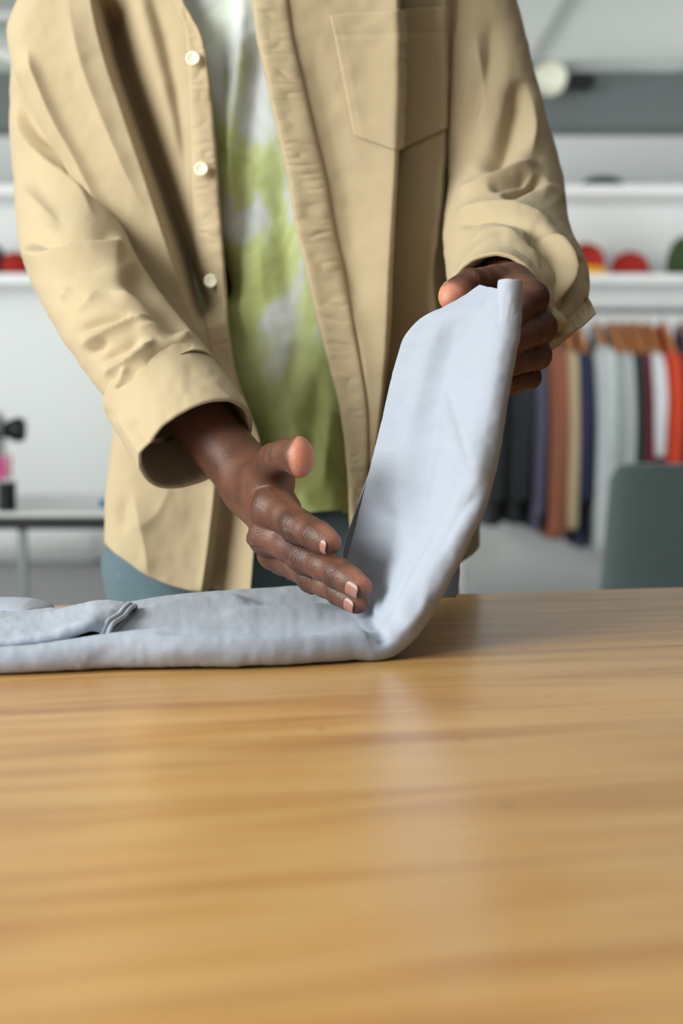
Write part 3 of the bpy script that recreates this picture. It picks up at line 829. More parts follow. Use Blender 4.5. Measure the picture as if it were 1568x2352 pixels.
fine = VOX
def axis(lo, hi, a, b, coarse):
    mid_ = np.arange(a, b, fine)
    def grow(start, end):
        out = []; x = start; s = fine * 1.3; sg = 1 if end > start else -1
        while (end - x) * sg > 0:
            x += sg * s; out.append(x); s = min(s * 1.25, coarse)
        return out
    return np.array(sorted(grow(a, lo)) + list(mid_) + grow(mid_[-1], hi))
allj = np.concatenate([[P(*j[:3]) for f in h.values() for j in f] for h in (RH, LH)] + [[R_WRIST, L_WRIST]])
lo = allj.min(0) - .022; hi = allj.max(0) + .022
lo[0] -= .03; hi[1] += .02
fd = Field(axis(-.45, .36, lo[0], hi[0], .014), axis(1.35, 1.90, lo[1], hi[1], .014) if False else axis(lo[1] - .05, 1.90, lo[1], hi[1], .014), axis(.02, 2.0, lo[2], hi[2], .014))

def add_group(prims, k_in, k_out):
    b = [prim_box(p) for p in prims]
    l = np.min([q[0] for q in b], 0) - .02; h = np.max([q[1] for q in b], 0) + .02
    sl = fd.sl(l, h); g = group_eval(fd, prims, k_in, sl)
    fd.d[sl] = smin(fd.d[sl], g, k_out)

I3 = np.eye(3)
def ell(c, r, R=I3): return ('e', np.asarray(c, float), tuple(r), np.asarray(R, float))
def basis(x, y):
    x = nrm(x); y = nrm(y - (y @ x) * x); return np.stack([x, y, np.cross(x, y)])

# trunk, neck, head, limbs (mostly under the clothes)
hd = np.array([XC + .005, 1.555, 1.815])
trunk = [ell((XC, 1.635, 1.02), (.135, .080, .13)), ell((XC, 1.63, 1.20), (.135, .085, .17)), ell((XC, 1.625, 1.40), (.16, .095, .15)),
         ('c', R_SHO + [.05, 0, -.01], L_SHO + [-.05, 0, -.01], .055, .055),
         ('c', (XC, 1.61, 1.52), (XC, 1.585, 1.70), .062, .056)]
head = [ell(hd, (.074, .094, .112)), ell(hd + [0, -.035, -.06], (.055, .055, .06)), ell(hd + [0, -.094, -.02], (.013, .018, .024)),
        ell(hd + [0, -.082, -.062], (.024, .012, .008)), ell(hd + [.078, .012, -.01], (.009, .018, .030)), ell(hd + [-.078, .012, -.01], (.009, .018, .030)),
        ell(hd + [.03, -.078, .022], (.02, .012, .007)), ell(hd + [-.03, -.078, .022], (.02, .012, .007))]
HIPL = np.array([XC - .095, 1.63, .93]); HIPR = np.array([XC + .095, 1.63, .93])
legs = []
for hp in (HIPL, HIPR):
    kn = hp + [(-.012 if hp[0] < XC else .012), -.015, -.44]; an = kn + [0, .03, -.40]
    legs += [('c', hp, kn, .062, .048), ('c', kn, kn*.6 + an*.4, .048, .046), ('c', kn*.6 + an*.4, an, .046, .034), ('c', an, an + [0, -.09, -.035], .034, .03)]
add_group(trunk, .05, .04); add_group(head, .025, .03); add_group(legs, .02, .04)
for (sh_, el_, wr_) in ((R_SHO, R_ELBOW, R_WRIST), (L_SHO, L_ELBOW, L_WRIST)):
    path = [sh_] + ([lc_[k] for k in (2, 3, 4, 5, 6, 7)] if sh_[0] < XC else [rc_[k] for k in (2, 3, 4, 5, 6)]) + [wr_]
    rd_ = [.036] + ([.030, .029, .028, .027, .028, .029] if sh_[0] < XC else [.030, .029, .028, .027, .028]) + [.0275]
    add_group([('c', path[k], path[k+1], rd_[k], rd_[k+1]) for k in range(len(path) - 1)], .02, .03)

# hands: palm first, then the fingers (kept apart from each other), then joined
def hand(spec, wrist, palm_extra):
    J = {k: np.array([P(*j[:3]) for j in v]) for k, v in spec.items()}
    palm = []
    for k in ('index', 'middle', 'ring', 'little'):
        m = J[k][0]; s = wrist + (m - wrist) * .12
        off = {'index': .010, 'middle': .003, 'ring': -.004, 'little': -.010}[k]
        palm.append(('c', wrist + off * nrm(J['index'][0] - J['little'][0]), m, .0185, spec[k][0][3] * .98))
    palm.append(('c', wrist, J['thumb'][0], .019, spec['thumb'][0][3]))
    palm.append(('c', J['thumb'][0], (J['index'][0] * .55 + wrist * .45), .015, .013))
    palm += palm_extra(J)
    b = [prim_box(p) for v in spec for p in caps(spec[v])[0]] + [prim_box(p) for p in palm]
    l = np.min([q[0] for q in b], 0) - .012; h = np.max([q[1] for q in b], 0) + .012
    sl = fd.sl(l, h)
    dp = group_eval(fd, palm, .014, sl)
    df = None
    for k, v in spec.items():
        c, jj = caps(v)
        # slight swelling at the middle joint, slimmer shafts between
        pr = []
        for i, q in enumerate(c):
            a, bb, ra, rb = q[1:5]; m = (a + bb) / 2
            w = .955 if i < 2 else 1.0
            pr += [('c', a, m, ra, (ra + rb) / 2 * w), ('c', m, bb, (ra + rb) / 2 * w, rb)]
        g = group_eval(fd, pr, .004, sl)
        df = g if df is None else smin(df, g, .0012)
    g = smin(dp, df, .009)
    fd.d[sl] = smin(fd.d[sl], g, .016)
    return J

def rh_extra(J):
    heel = J['little'][0] * .45 + R_WRIST * .55
    palmn = np.array([.75, .1, .35])
    e = [('c', R_WRIST, heel + palmn * .014, .017, .017), ('c', heel + palmn * .014, J['little'][0] + palmn * .008, .016, .012)]
    # thumb ball
    t0, t1 = J['thumb'][0], J['thumb'][1]
    c = (R_WRIST * .35 + t0 * .65) + np.array([.010, 0, -.002])
    e.append(ell(c, (.026, .017, .017), basis(t1 - R_WRIST, np.array([1., 0, 0]))))
    # broad finger pad of the thumb, facing the camera and the cloth
    tp = J['thumb'][3]
    e.append(ell(tp + np.array([.0015, -.001, .0005]), (.0105, .0120, .0165), basis(np.array([1., -.35, 0]), np.array([.3, 1, .1]))))
    return e
def lh_extra(J):
    heel = J['little'][0] * .4 + L_WRIST * .6
    e = [('c', L_WRIST, heel, .019, .016), ('c', heel + [-.015, -.01, 0], J['little'][0] + [-.012, -.005, 0], .016, .012)]
    t0 = J['thumb'][0]; c = t0 * .6 + J['thumb'][1] * .4 + np.array([0, .004, -.012])
    e.append(ell(c, (.022, .016, .018)))
    tp = J['thumb'][3]
    e.append(ell(tp + np.array([.002, -.002, -.001]), (.0165, .0115, .0120), basis(J['thumb'][3] - J['thumb'][2], np.array([0, 1., 0]))))
    # the knuckles of the fist, index to little
    for k, r in (('index', .0165), ('middle', .0170), ('ring', .0150), ('little', .0120)):
        e.append(('c', J[k][0], J[k][0] * .3 + J[k][1] * .7, .015, r * .86))
    return e
RJ = hand(RH, R_WRIST, rh_extra)
LJ = hand(LH, L_WRIST, lh_extra)

V, F = surface_nets(fd)
del fd.d
V = relax(V, F, 3, .5)

# ---- skin detail: knuckle creases, pale pads
def vert_normals(V, F):
    n = np.cross(V[F[:, 2]] - V[F[:, 0]], V[F[:, 3]] - V[F[:, 1]])
    o = np.zeros_like(V)
    for k in range(4):
        for a in range(3): o[:, a] += np.bincount(F[:, k], n[:, a], len(V))
    return nrm(o)
VN = vert_normals(V, F)
if ((V - V.mean(0)) * VN).sum(1).mean() < 0:
    F = F[:, ::-1]; VN = -VN
pad = np.zeros(len(V)); dk_ = np.zeros(len(V)); disp = np.zeros(len(V)); wk = np.zeros(len(V)); ws = np.zeros(len(V)); wamt = np.zeros(len(V))
def crease(joint, ax_, dorsal, rad, depth, lam, span, dark_, bulge=.0):
    """fine folds of skin across the back of a joint"""
    ax_ = nrm(ax_); dorsal = nrm(dorsal - (dorsal @ ax_) * ax_)
    m = np.nonzero(((V - joint) ** 2).sum(1) < (rad * 2.2) ** 2)[0]
    r = V[m] - joint; s = r @ ax_; q = r - s[:, None] * ax_
    side = (nrm(q) @ dorsal); ph = vnoise(q @ np.cross(ax_, dorsal) * 260 + 7, s * 90) * .9
    wgt = smooth01((side - .05) / .5) * np.exp(-(s / span) ** 2)
    disp[m] += wgt * bulge
    dk_[m] = np.maximum(dk_[m], dark_ * .35 * wgt)
    up_ = wgt > wk[m]
    wk[m[up_]] = wgt[up_]; wamt[m[up_]] = (wgt * min(1.0, dark_ * 1.5))[up_]; ws[m[up_]] = s[up_] * 20 + .5
DR = np.array([-.38, -.82, -.42])       # back of the pressing hand
for k in ('index', 'middle', 'ring', 'little'):
    j = RJ[k]
    for i, sp_, dkv in ((1, .0085, .62), (2, .0060, .5)):
        crease(j[i], j[i+1] - j[i-1], DR, RH[k][i][3] * 1.15, .0011 if i == 1 else .0008, .0036, sp_, dkv, .0012 if i == 1 else .0006)
    crease(j[0], j[1] - R_WRIST, DR, .016, .0005, .004, .010, .22, .0015)
crease(RJ['thumb'][2], RJ['thumb'][3] - RJ['thumb'][1], np.array([-.5, -.3, .8]), .013, .0008, .0034, .006, .5, .0006)
DL = np.array([.65, -.65, .2])
for k in ('index', 'middle', 'ring', 'little'):
    j = LJ[k]
    crease(j[1], nrm(j[2] - j[1]) + nrm(j[1] - j[0]) * .6, DL, .016, .0005, .0030, .010, .28, .0004)
crease(LJ['thumb'][2], LJ['thumb'][3] - LJ['thumb'][1], np.array([.1, -.35, .9]), .013, .0009, .0036, .008, .5, .0005)
V = V + VN * disp[:, None]
def pale(c, rad, dirn, amt, lo_=-.1, hi_=.6):
    m = np.nonzero(((V - c) ** 2).sum(1) < (rad * 1.6) ** 2)[0]
    r = np.linalg.norm(V[m] - c, axis=1)
    w_ = smooth01((rad * 1.6 - r) / (rad * .8)) * smooth01((VN[m] @ nrm(np.asarray(dirn, float)) - lo_) / (hi_ - lo_))
    pad[m] = np.maximum(pad[m], amt * w_)
pale(RJ['thumb'][3] + [.002, 0, 0], .018, (.85, -.5, 0), .95, -.25, .25)
for k in ('index', 'middle', 'ring', 'little'):
    pale(RJ[k][3], .014, (.8, -.2, .5), .50, 0.0, .8)
    pale((RJ[k][0] + RJ[k][1]) / 2, .022, (.8, .2, .55), .35, .2, .9)
pale((RJ['middle'][0] + R_WRIST) / 2 + [.02, 0, 0], .034, (.9, .1, .35), .55, .1, .8)
pale(LJ['thumb'][3] + [-.002, 0, 0], .020, (-.45, -.7, -.55), .95, -.1, .45)
for k in ('index', 'middle', 'ring', 'little'):
    pale((LJ[k][1] + LJ[k][2]) / 2, .02, (-.3, -.4, -.9), .22, .3, 1.0)

person = mesh_obj('person', V, F, M['skin'], None, BASE)
ca = person.data.color_attributes.new('skin', 'FLOAT_COLOR', 'POINT')
ca.data.foreach_set('color', np.stack([np.clip(pad, 0, 1), np.clip(dk_, 0, 1), np.clip(wamt, 0, 1), ws], -1).astype('f4').ravel())
tag(person, 'person standing in open tan overshirt and tie-dye tee, folding the light blue-grey garment', 'person')

# fingernails
def nail(tip, prev, dorsal, r, L, wid, back=.30, name='fingernail', lift=1.0, rp=None):
    rp = r if rp is None else rp; seg = np.linalg.norm(tip - prev)
    a = nrm(tip - prev); d = nrm(dorsal - (dorsal @ a) * a); s = np.cross(a, d)
    c0 = tip + a * (r * .30)
    nu, nv = 13, 15; G = np.zeros((nv, nu, 3))
    for i in range(nv):
        f = i / (nv - 1)
        sx_ = (f - .5) * L - L * back
        wfac = math.sqrt(max(0.02, 1 - (abs(f - .52) * 1.92) ** (3.4 if f > .52 else 2.6))) * (1 if f > .5 else .95)
        for k in range(nu):
            th = (k / (nu - 1) - .5) * 2 * wid * wfac
            dome = 1.0 - .05 * max(0, f - .55) ** 2 * 4 - .16 * max(0, .12 - f)
            edge = .97 - .05 * (abs(k / (nu - 1) - .5) * 2) ** 6
            G[i, k] = c0 + a * sx_ + (d * math.cos(th) + s * math.sin(th)) * ((r + (rp - r) * min(1, max(0, -(sx_ + r * .3) / seg))) * 1.072 * dome * edge * lift)
    o = mesh_obj(name, G, grid_faces(nv, nu), M['nail'], person, BASE)
    so = o.modifiers.new('t', 'SOLIDIFY'); so.thickness = .0004; so.offset = 0
    return o
for k, L_ in (('index', .0185), ('middle', .0195), ('ring', .0180), ('little', .0140)):
    j = RJ[k]; nail(j[3], j[2], DR, RH[k][3][3], L_, .86, .36, rp=RH[k][2][3])
nail(LJ['thumb'][3], LJ['thumb'][2], np.array([.25, -.25, .95]), .0118, .0150, .9, lift=1.03)

# ----------------------------------------------------------------- overshirt
YC, BB = 1.635, .165
_py = [-140, -60, 40, 100, 250, 370, 490, 580, 700, 900, 1000, 1120, 1250, 1400]
Lf = sp(_py, [120, 95, 50, 52, 108, 176, 240, 288, 296, 285, 268, 252, 244, 240])
Rf = sp([-140, 0, 200, 450, 640, 800, 1000, 1150, 1270, 1400], [1062, 1054, 1048, 1046, 1042, 1044, 1070, 1106, 1112, 1112])
iLf = sp([-140, 0, 78, 195, 304, 455, 607, 694, 800, 870, 940, 1010, 1100, 1190, 1290, 1360], [380, 422, 464, 485, 495, 506, 517, 521, 534, 547, 572, 596, 596, 585, 578, 572])
iRf = sp([-140, 0, 87, 191, 295, 412, 520, 607, 694, 850, 950, 1060, 1200, 1360], [574, 582, 592, 614, 636, 662, 679, 701, 720, 760, 783, 797, 804, 808])

def shell(inset, bb, fr, base_y=0.0, open_front=True, p=(7.0, 3.2), nF=300, nB=90, rows=360, ztop=1.60, hem=None, gapL=None, gapR=None):
    """cloth hanging round the trunk: from the front opening, round the back, to the other side of the opening"""
    cF = 1 - (1 - np.linspace(0, 1, nF)) ** 2.2
    cB = np.linspace(0, 1, nB + 2)[1:-1]
    G = np.zeros((rows, 2*nF + nB, 3))
    v = np.linspace(0, 1, rows)[:, None]
    zl = ztop + v * (hem[0](cF)[None] - ztop); zr = ztop + v * (hem[1](cF)[None] - ztop)
    zb = ztop + v * (hem[0](1.0) + (hem[1](1.0) - hem[0](1.0)) * cB[None] - .02 * np.sin(np.pi * cB)[None] - ztop)
    def rowparams(z):
        _, py = proj(np.stack([np.zeros_like(z), np.full_like(z, 1.49), z], -1))
        s = 1.56 / FPX
        xl = (Lf(py) - 784) * s + inset; xr = (Rf(py) - 784) * s - inset
        return py, (xl + xr) / 2, (xr - xl) / 2
    for side, z, sl in ((-1, zl, slice(0, nF)), (1, zr, slice(nF + nB, 2*nF + nB))):
        py, xc, a = rowparams(z)
        inner = (gapL if side < 0 else gapR)(py)
        X = (inner - 784) * 1.475 / FPX
        for _ in range(2):
            pp = p[0 if side < 0 else 1]; u0 = np.clip((X - xc) / a, -.98, .98)
            Y = YC + base_y - bb * (1 - np.abs(u0) ** pp) ** (1 / pp)
            X = (inner - 784) * Y / FPX
        u0 = np.clip((X - xc) / a, -.98, .98)
        c = cF if side < 0 else cF[::-1]
        zz = z if side < 0 else z[:, ::-1]
        u = u0 + (side - u0) * cF[None]
        Y = YC + base_y - bb * np.maximum(1 - np.abs(u) ** pp, 0) ** (1 / pp)
        blk = np.stack([xc + a * u, Y, z], -1)
        G[:, sl] = blk if side < 0 else blk[:, ::-1]
    py, xc, a = rowparams(zb)
    t = np.pi * cB[None]
    G[:, nF:nF+nB] = np.stack([xc - a * np.cos(t), YC + base_y + .115 * np.sin(t) + 0*xc, zb], -1)
    return G, nF, nB

def zpx(py, Y=1.49): return float(P(784, py, Y)[2])
hemL = sp([0, .22, .45, .65, .82, 1], [zpx(1362), zpx(1358), zpx(1345), zpx(1318), zpx(1280), zpx(1245)])
hemR = sp([0, .4, .8, 1], [zpx(1345), zpx(1340), zpx(1300), zpx(1272)])
G, nF, nB = shell(0, BB, None, hem=(hemL, hemR), gapL=iLf, gapR=iRf)
panel_folds = [
    # dark channel between the draped front and the band under the arm
    ([(212, -60), (250, 110), (300, 262), (348, 405), (393, 545), (433, 665), (470, 762)], -.080, 50, 6, .10),
    ([(226, -60), (262, 110), (312, 262), (360, 405), (410, 545), (455, 665)], .008, 8, 60, .1),
    ([(60, 100), (122, 250), (190, 372), (250, 490), (300, 590), (350, 670)], .010, 8, 50, .1),
    ([(150, -40), (190, 150), (270, 350), (350, 520)], .008, 30, 30, .3),
    ([(330, -60), (372, 80), (410, 260), (428, 430)], -.010, 30, 16, .2),
    ([(400, -50), (440, 30), (476, 120), (488, 240)], .006, 16, 16, .3),
    # lower flap: turned in to the right of an edge
    ([(512, 1080), (500, 1200), (478, 1370)], -.034, 62, 7, .0),
    ([(500, 1100), (486, 1230), (462, 1370)], .006, 30, 14, .1),
    ([(300, 1110), (330, 1230), (345, 1350)], .006, 26, 26, .3),
    ([(400, 1090), (360, 1180), (280, 1230)], .004, 26, 26, .4),
    ([(290, 1130), (275, 1240)], -.005, 20, 20, .4),
    # right panel: the deep vertical fold under the pocket
    ([(914, -120), (922, 60), (919, 300), (908, 560), (902, 760), (880, 1000), (860, 1300)], -.095, 86, 6, .0),
    ([(890, -120), (896, 100), (892, 340), (880, 600), (868, 860), (850, 1060)], .020, 40, 50, .0),
    ([(1022, -100), (1024, 200), (1014, 460), (1002, 640), (1010, 800)], .024, 26, 30, .1),
    ([(700, 60), (760, 300), (800, 520), (840, 760)], -.005, 40, 40, .2),
    ([(660, 330), (720, 420), (830, 480)], .002, 16, 16, .4),
    ([(760, 640), (820, 760), (850, 980)], .004, 22, 26, .3),
    ([(745, 500), (800, 640), (850, 700)], -.003, 20, 20, .3),
    ([(560, 0), (600, 180), (650, 420), (700, 620), (770, 900)], .004, 20, 40, .1),
]
G = apply_folds(G, panel_folds, noise=.0007, nscale=40)
G = blur_rows(blur_rows(G, 2, 1), 2, 0)
shirt = mesh_obj('overshirt', G, grid_faces(*G.shape[:2]), M['shirt'], person, BASE, uv=grid_uv(G))
so = shirt.modifiers.new('thickness', 'SOLIDIFY'); so.thickness = .0016; so.offset = -1
shirt['label'] = 'open tan cotton overshirt'
front = np.concatenate([G[:, :nF].reshape(-1, 3), G[:, nF+nB:].reshape(-1, 3)])
fpx, fpy = proj(front); vis = (fpx > -50) & (fpx < 1300); front = front[vis]; fpx = fpx[vis]; fpy = fpy[vis]
FL = (fpx < 610) & (front[:, 1] < 1.62)
def drape(px, py, off, left):
    """points lying on the shirt front at these pixels"""
    sel = FL if left else ~FL
    a, b, y = fpx[sel], fpy[sel], front[sel, 1]
    sh_ = np.shape(px); px = np.ravel(px); py = np.ravel(py); out = np.zeros(len(px))
    for i in range(0, len(px), 300):
        d = (a[None] - px[i:i+300, None]) ** 2 + (b[None] - py[i:i+300, None]) ** 2
        k = np.argpartition(d, 8, axis=1)[:, :8]; dd = np.take_along_axis(d, k, 1); w_ = np.exp(-(y[k] - y[k].min(1, keepdims=True)) / .004) / (dd + 6)
        out[i:i+300] = (y[k] * w_).sum(1) / w_.sum(1)
    off = np.ravel(np.broadcast_to(off, sh_))
    return P(px, py, out - off).reshape(sh_ + (3,))

def rounded_edge(R, C, h):
    """height profile of a stitched-on strip: rounded at the rim"""
    i = np.minimum(np.arange(R), np.arange(R)[::-1])[:, None]; j = np.minimum(np.arange(C), np.arange(C)[::-1])[None]
    return h * np.minimum(1, (np.minimum(i, 99) + .0) / 1.0) ** .5 * np.minimum(1, j / 1.5) ** .5

def strip(name, left, y0, y1, inner, width, rows, cols, h, pucker, label=None):
    py = np.linspace(y0, y1, rows)[:, None] * np.ones((1, cols)); f = np.linspace(0, 1, cols)[None] * np.ones((rows, 1))
    px = inner(py) + width(py) * f
    jit = vnoise(py / 9.0, f * 3 + 5)
    hh = rounded_edge(rows, cols, h) + pucker * (np.abs(vnoise(py / 17.0 + .35 * jit, f * 1.1 + 2)) ** .8 - .3) * np.sin(np.pi * np.clip(f * 1.05, 0, 1)) ** .6
    # stitch lines near both edges
    for s in (.10, .90): hh -= .0008 * np.exp(-((f - s) / .035) ** 2) * (.7 + .3 * np.sin(py * .9))
    px = px + 1.2 * vnoise(py / 22.0, f * 0 + 1.5) * (f < .5)
    Gs = drape(px, py, hh + .0006, left)
    Gs = blur_rows(Gs, 1, 0)
    o = mesh_obj(name, Gs, grid_faces(rows, cols), M['shirt'], shirt, BASE, uv=grid_uv(Gs))
    so = o.modifiers.new('thickness', 'SOLIDIFY'); so.thickness = .0016; so.offset = -1
    if label: o['label'] = label
    return o
sgnL = lambda py: -np.interp(py, [-60, 0, 108, 238, 434, 564, 694, 900], [20, 22, 44, 56, 66, 70, 60, 40])
strip('placket', True, -50, 905, lambda p: iLf(p) - 1, sgnL, 420, 16, .0030, .0022, 'button placket')
wR = lambda py: np.interp(py, [-60, 0, 173, 412, 520, 694, 900, 1060, 1230], [74, 76, 80, 84, 86, 80, 64, 46, 40])
strip('placket', False, -50, 1215, lambda p: iRf(p) + 1, wR, 520, 18, .0034, .0026, 'buttonhole placket')

# chest pocket: a quilted outline draped over the fold
po = np.array([(757, 35), (1026, 14), (1026, 295), (913, 345), (814, 312)], float)
R_, C_ = 84, 70
s_ = np.linspace(0, 1, C_)[None] * np.ones((R_, 1)); t_ = np.linspace(0, 1, R_)[:, None] * np.ones((1, C_))
xl = 757 + (814 - 757) * t_ ** .95; xr = 1026 + 0 * t_
px = xl + (xr - xl) * s_
bot = np.interp(px, [814, 913, 1026], [312, 346, 294]); top = 35 + (14 - 35) * s_
py = top + (bot - top) * t_
hh = rounded_edge(R_, C_, .0013)
hh -= .0011 * np.exp(-((py - (82 - 8 * s_)) / 5.0) ** 2) + .0008 * np.exp(-((s_ - .04) / .018) ** 2) + .0008 * np.exp(-((t_ - .96) / .02) ** 2)
hh += .0008 * np.abs(vnoise(py / 11.0, s_ * 3)) * np.exp(-(s_ / .12) ** 2)
Gp = drape(px, py, hh + .0014, False)
Gp = blur_rows(blur_rows(Gp, 1, 0), 2, 1)
pk = mesh_obj('chest_pocket', Gp, grid_faces(R_, C_), M['shirt'], shirt, BASE, uv=grid_uv(Gp))
so = pk.modifiers.new('thickness', 'SOLIDIFY'); so.thickness = .0014; so.offset = -1

def button(px, py):
    c = drape(np.array([px]), np.array([py]), .0125, True)[0]
    c2 = drape(np.array([px - 12, px + 12]), np.array([py, py]), .0, True); c3 = drape(np.array([px, px]), np.array([py - 14, py + 14]), .0, True)
    n = nrm(np.cross(c2[1] - c2[0], c3[1] - c3[0])); n = n if n[1] < 0 else -n
    n = nrm(n + np.array([-.1, -4.0, 0.3]))
    x = nrm(np.cross([0, 0, 1.0], n)); y = np.cross(n, x); Rm = np.stack([x, y, n], 1)
    r = .0072
    m = MB().lathe([(r*.9, -.0012), (r, -.0004), (r, .0008), (r*.88, .0015), (r*.72, .0010), (r*.6, .0006), (.0003, .0005)], (0, 0, 0), 32)
    Vb = np.array(m.V) @ Rm.T + c
    o = mesh_obj('shirt_button', Vb, m.F, M['button'], shirt, BASE)
    # sewn through with thread
    m2 = MB()
    for a in (0, 1):
        p0 = c + Rm @ np.array([-.0015, .0012 * (1 if a else -1), .0004]); p1 = c + Rm @ np.array([.0015, .0012 * (1 if a else -1), .0004])
        m2.tube([p0, (p0 + p1) / 2 + n * .0006, p1], .0004, 6)
for b_ in ((443, 134), (462, 388), (484, 645)): button(*b_)

# ---- sleeves: tubes along the arms
def tube_grid(ctrl, ra, rb, n_len, n_round, up=None, power=2.0):
    k = np.arange(len(ctrl)); t = np.linspace(0, len(ctrl) - 1, n_len)
    C = sp(k, np.array(ctrl))(t)
    return ring_tube(C, sp(k, ra)(t), sp(k, rb)(t), n_round, up, power)

SL = tube_grid(lc_, [.056, .056, .055, .054, .054, .056, .053, .052, .052, .053], [.056, .056, .055] + [.053] * 7, 260, 200, up=(1, 0, 0))
def keep_clear(G, ctrl, rmin):
    """cloth never sinks into the arm"""
    c = sp(np.arange(len(ctrl)), np.array(ctrl))(np.linspace(0, len(ctrl) - 1, G.shape[0]))[:, None]
    v = G - c; d = np.linalg.norm(v, axis=-1, keepdims=True)
    k = .004; dd = rmin + k * np.log1p(np.exp((d - rmin) / k))
    return c + v / d * dd
lsf = [
    ([(40, 205), (52, 300), (100, 370), (175, 435), (225, 520)], .006, 16, 22, .25),
    ([(36, 150), (62, 225), (112, 275)], .004, 12, 14, .3),
    ([(46, 230), (82, 300), (150, 350)], -.004, 14, 14, .3),
    ([(60, 350), (90, 440), (170, 540)], -.004, 30, 30, .4),
    ([(40, 420), (90, 470), (140, 520)], .005, 24, 24, .4),
    ([(46, 572), (110, 590), (200, 576), (292, 572)], .009, 14, 26, .12),
    ([(50, 548), (120, 562), (210, 548), (285, 545)], -.007, 20, 14, .2),
    ([(290, 605), (335, 668), (392, 728), (430, 770)], -.014, 26, 26, .2),
    ([(110, 640), (190, 625), (270, 610)], -.003, 14, 14, .4),
    ([(245, 668), (320, 690), (400, 728)], .006, 14, 12, .3),
    ([(140, 690), (155, 670), (160, 655)], .003, 8, 8, .4),
    ([(170, 722), (205, 690), (225, 660)], .003, 10, 10, .4),
    ([(178, 798), (240, 768), (290, 748), (365, 728)], .008, 10, 12, .25),
    ([(170, 772), (230, 742), (310, 724)], -.006, 12, 12, .3),
    ([(200, 815), (232, 800), (248, 772)], -.004, 10, 10, .3),
    ([(232, 866), (300, 832), (340, 800), (356, 772)], .008, 10, 12, .25),
    ([(222, 838), (280, 806), (330, 770)], -.005, 12, 12, .3),
    ([(262, 900), (288, 870), (300, 838)], .005, 9, 9, .3),
    ([(330, 838), (400, 800), (450, 790)], -.005, 12, 12, .3),
    ([(300, 760), (380, 752), (450, 776)], .005, 12, 12, .3),
    ([(400, 830), (440, 815), (480, 825)], .004, 10, 10, .3),
]
lsf = [(f[0], f[1] * 1.35) + f[2:] for f in lsf]
SL = keep_clear(apply_folds(SL, lsf, wrap=True, noise=.0006, nscale=34), lc_, .0345)
sl_o = mesh_obj('sleeve', SL, grid_faces(260, 200, True), M['shirt'], shirt, BASE, uv=grid_uv(SL))
so = sl_o.modifiers.new('thickness', 'SOLIDIFY'); so.thickness = .0016; so.offset = -1

# turned-back cuff of that sleeve
cc = [P(360, 880, 1.335), P(392, 925, 1.318), P(425, 975, 1.298), P(452, 1020, 1.282)]
cw = [.0555, .0565, .0565, .0555]
CU = tube_grid(cc, [.0568, .0565, .0570, .0560], [.0525, .053, .053, .0525], 70, 200, up=(.835, 0, .55))
# the notch of the cuff at its lower corner: pull one side of the rim back
T = np.linspace(0, 1, 70)[:, None]
cpx, cpy = proj(CU)
CU = apply_folds(CU, [([(270, 945), (310, 1010), (352, 1090)], .005, 16, 16, .2), ([(300, 960), (350, 1030)], -.003, 14, 14, .3), ([(450, 870), (500, 890), (545, 940)], .002, 20, 20, .3),
                      ([(395, 1010), (372, 1060), (362, 1098)], .004, 12, 12, .2)], wrap=True, noise=.0008, nscale=40)
# rim rolls over and runs back inside
inner_rows = 26
ax_ = nrm(CU[-1].mean(0) - CU[-8].mean(0)); cen = CU[-1].mean(0)
roll = []
for i in range(1, inner_rows + 1):
    f = i / inner_rows
    if i <= 5:
        a = math.pi * i / 5; rr = .0022
        ring = CU[-1] + ax_ * (rr * math.sin(a)) + (cen - CU[-1]) / np.linalg.norm(cen - CU[-1], axis=1, keepdims=True) * (rr * (1 - math.cos(a)))
    else:
        ring = roll[4] - ax_ * (.055 * (i - 5) / (inner_rows - 5))
    roll.append(ring)
CU2 = np.concatenate([CU, np.array(roll)])
# start edge of the turned-back band hugs the sleeve
CU2[:3] += (CU2[:3].mean(1, keepdims=True) - CU2[:3]) * np.array([.05, .025, .008])[:, None, None]
cu_o = mesh_obj('cuff', CU2, grid_faces(len(CU2), 200, True), M['shirt'], shirt, BASE, uv=grid_uv(CU2))
cu_o['label'] = 'turned-back tan cuff'

SR = tube_grid(rc_, [.050, .050, .052, .056, .061, .064, .066, .0655, .056, .0455], [.05, .05, .05, .052, .056, .060, .062, .064, .058, .046], 300, 220, up=(1, 0, 0))
rsf = [
    ([(1198, 170), (1185, 260), (1150, 350), (1100, 400)], -.015, 26, 22, .25),
    ([(1212, 180), (1222, 290), (1218, 370)], .007, 18, 18, .3),
    ([(1130, 20), (1120, 150), (1060, 330)], -.008, 26, 26, .3),
    ([(1090, 60), (1110, 220), (1080, 330)], .006, 20, 20, .3),
    ([(1040, 458), (1110, 428), (1180, 392), (1240, 372)], .008, 20, 14, .2),
    ([(1150, 458), (1195, 434), (1252, 408)], -.014, 9, 9, .25),
    ([(1120, 440), (1170, 420), (1225, 404)], -.008, 8, 8, .25),
    ([(1030, 500), (1100, 480), (1180, 480), (1280, 520)], .006, 14, 14, .2),
    ([(1040, 522), (1110, 502), (1200, 514), (1290, 556)], -.006, 9, 9, .2),
    ([(1205, 530), (1248, 560), (1266, 612), (1258, 670), (1240, 725)], -.022, 17, 13, .15),
    ([(1222, 524), (1278, 566), (1298, 630), (1275, 712), (1255, 775)], .012, 14, 16, .15),
    ([(1334, 590), (1318, 640), (1290, 690), (1270, 730)], -.016, 8, 10, .2),
    ([(1345, 640), (1325, 690), (1290, 750)], .006, 12, 12, .3),
    ([(1070, 560), (1140, 530), (1205, 548)], .004, 14, 14, .3),
    ([(1300, 470), (1270, 440), (1230, 430)], .005, 14, 14, .3),
]
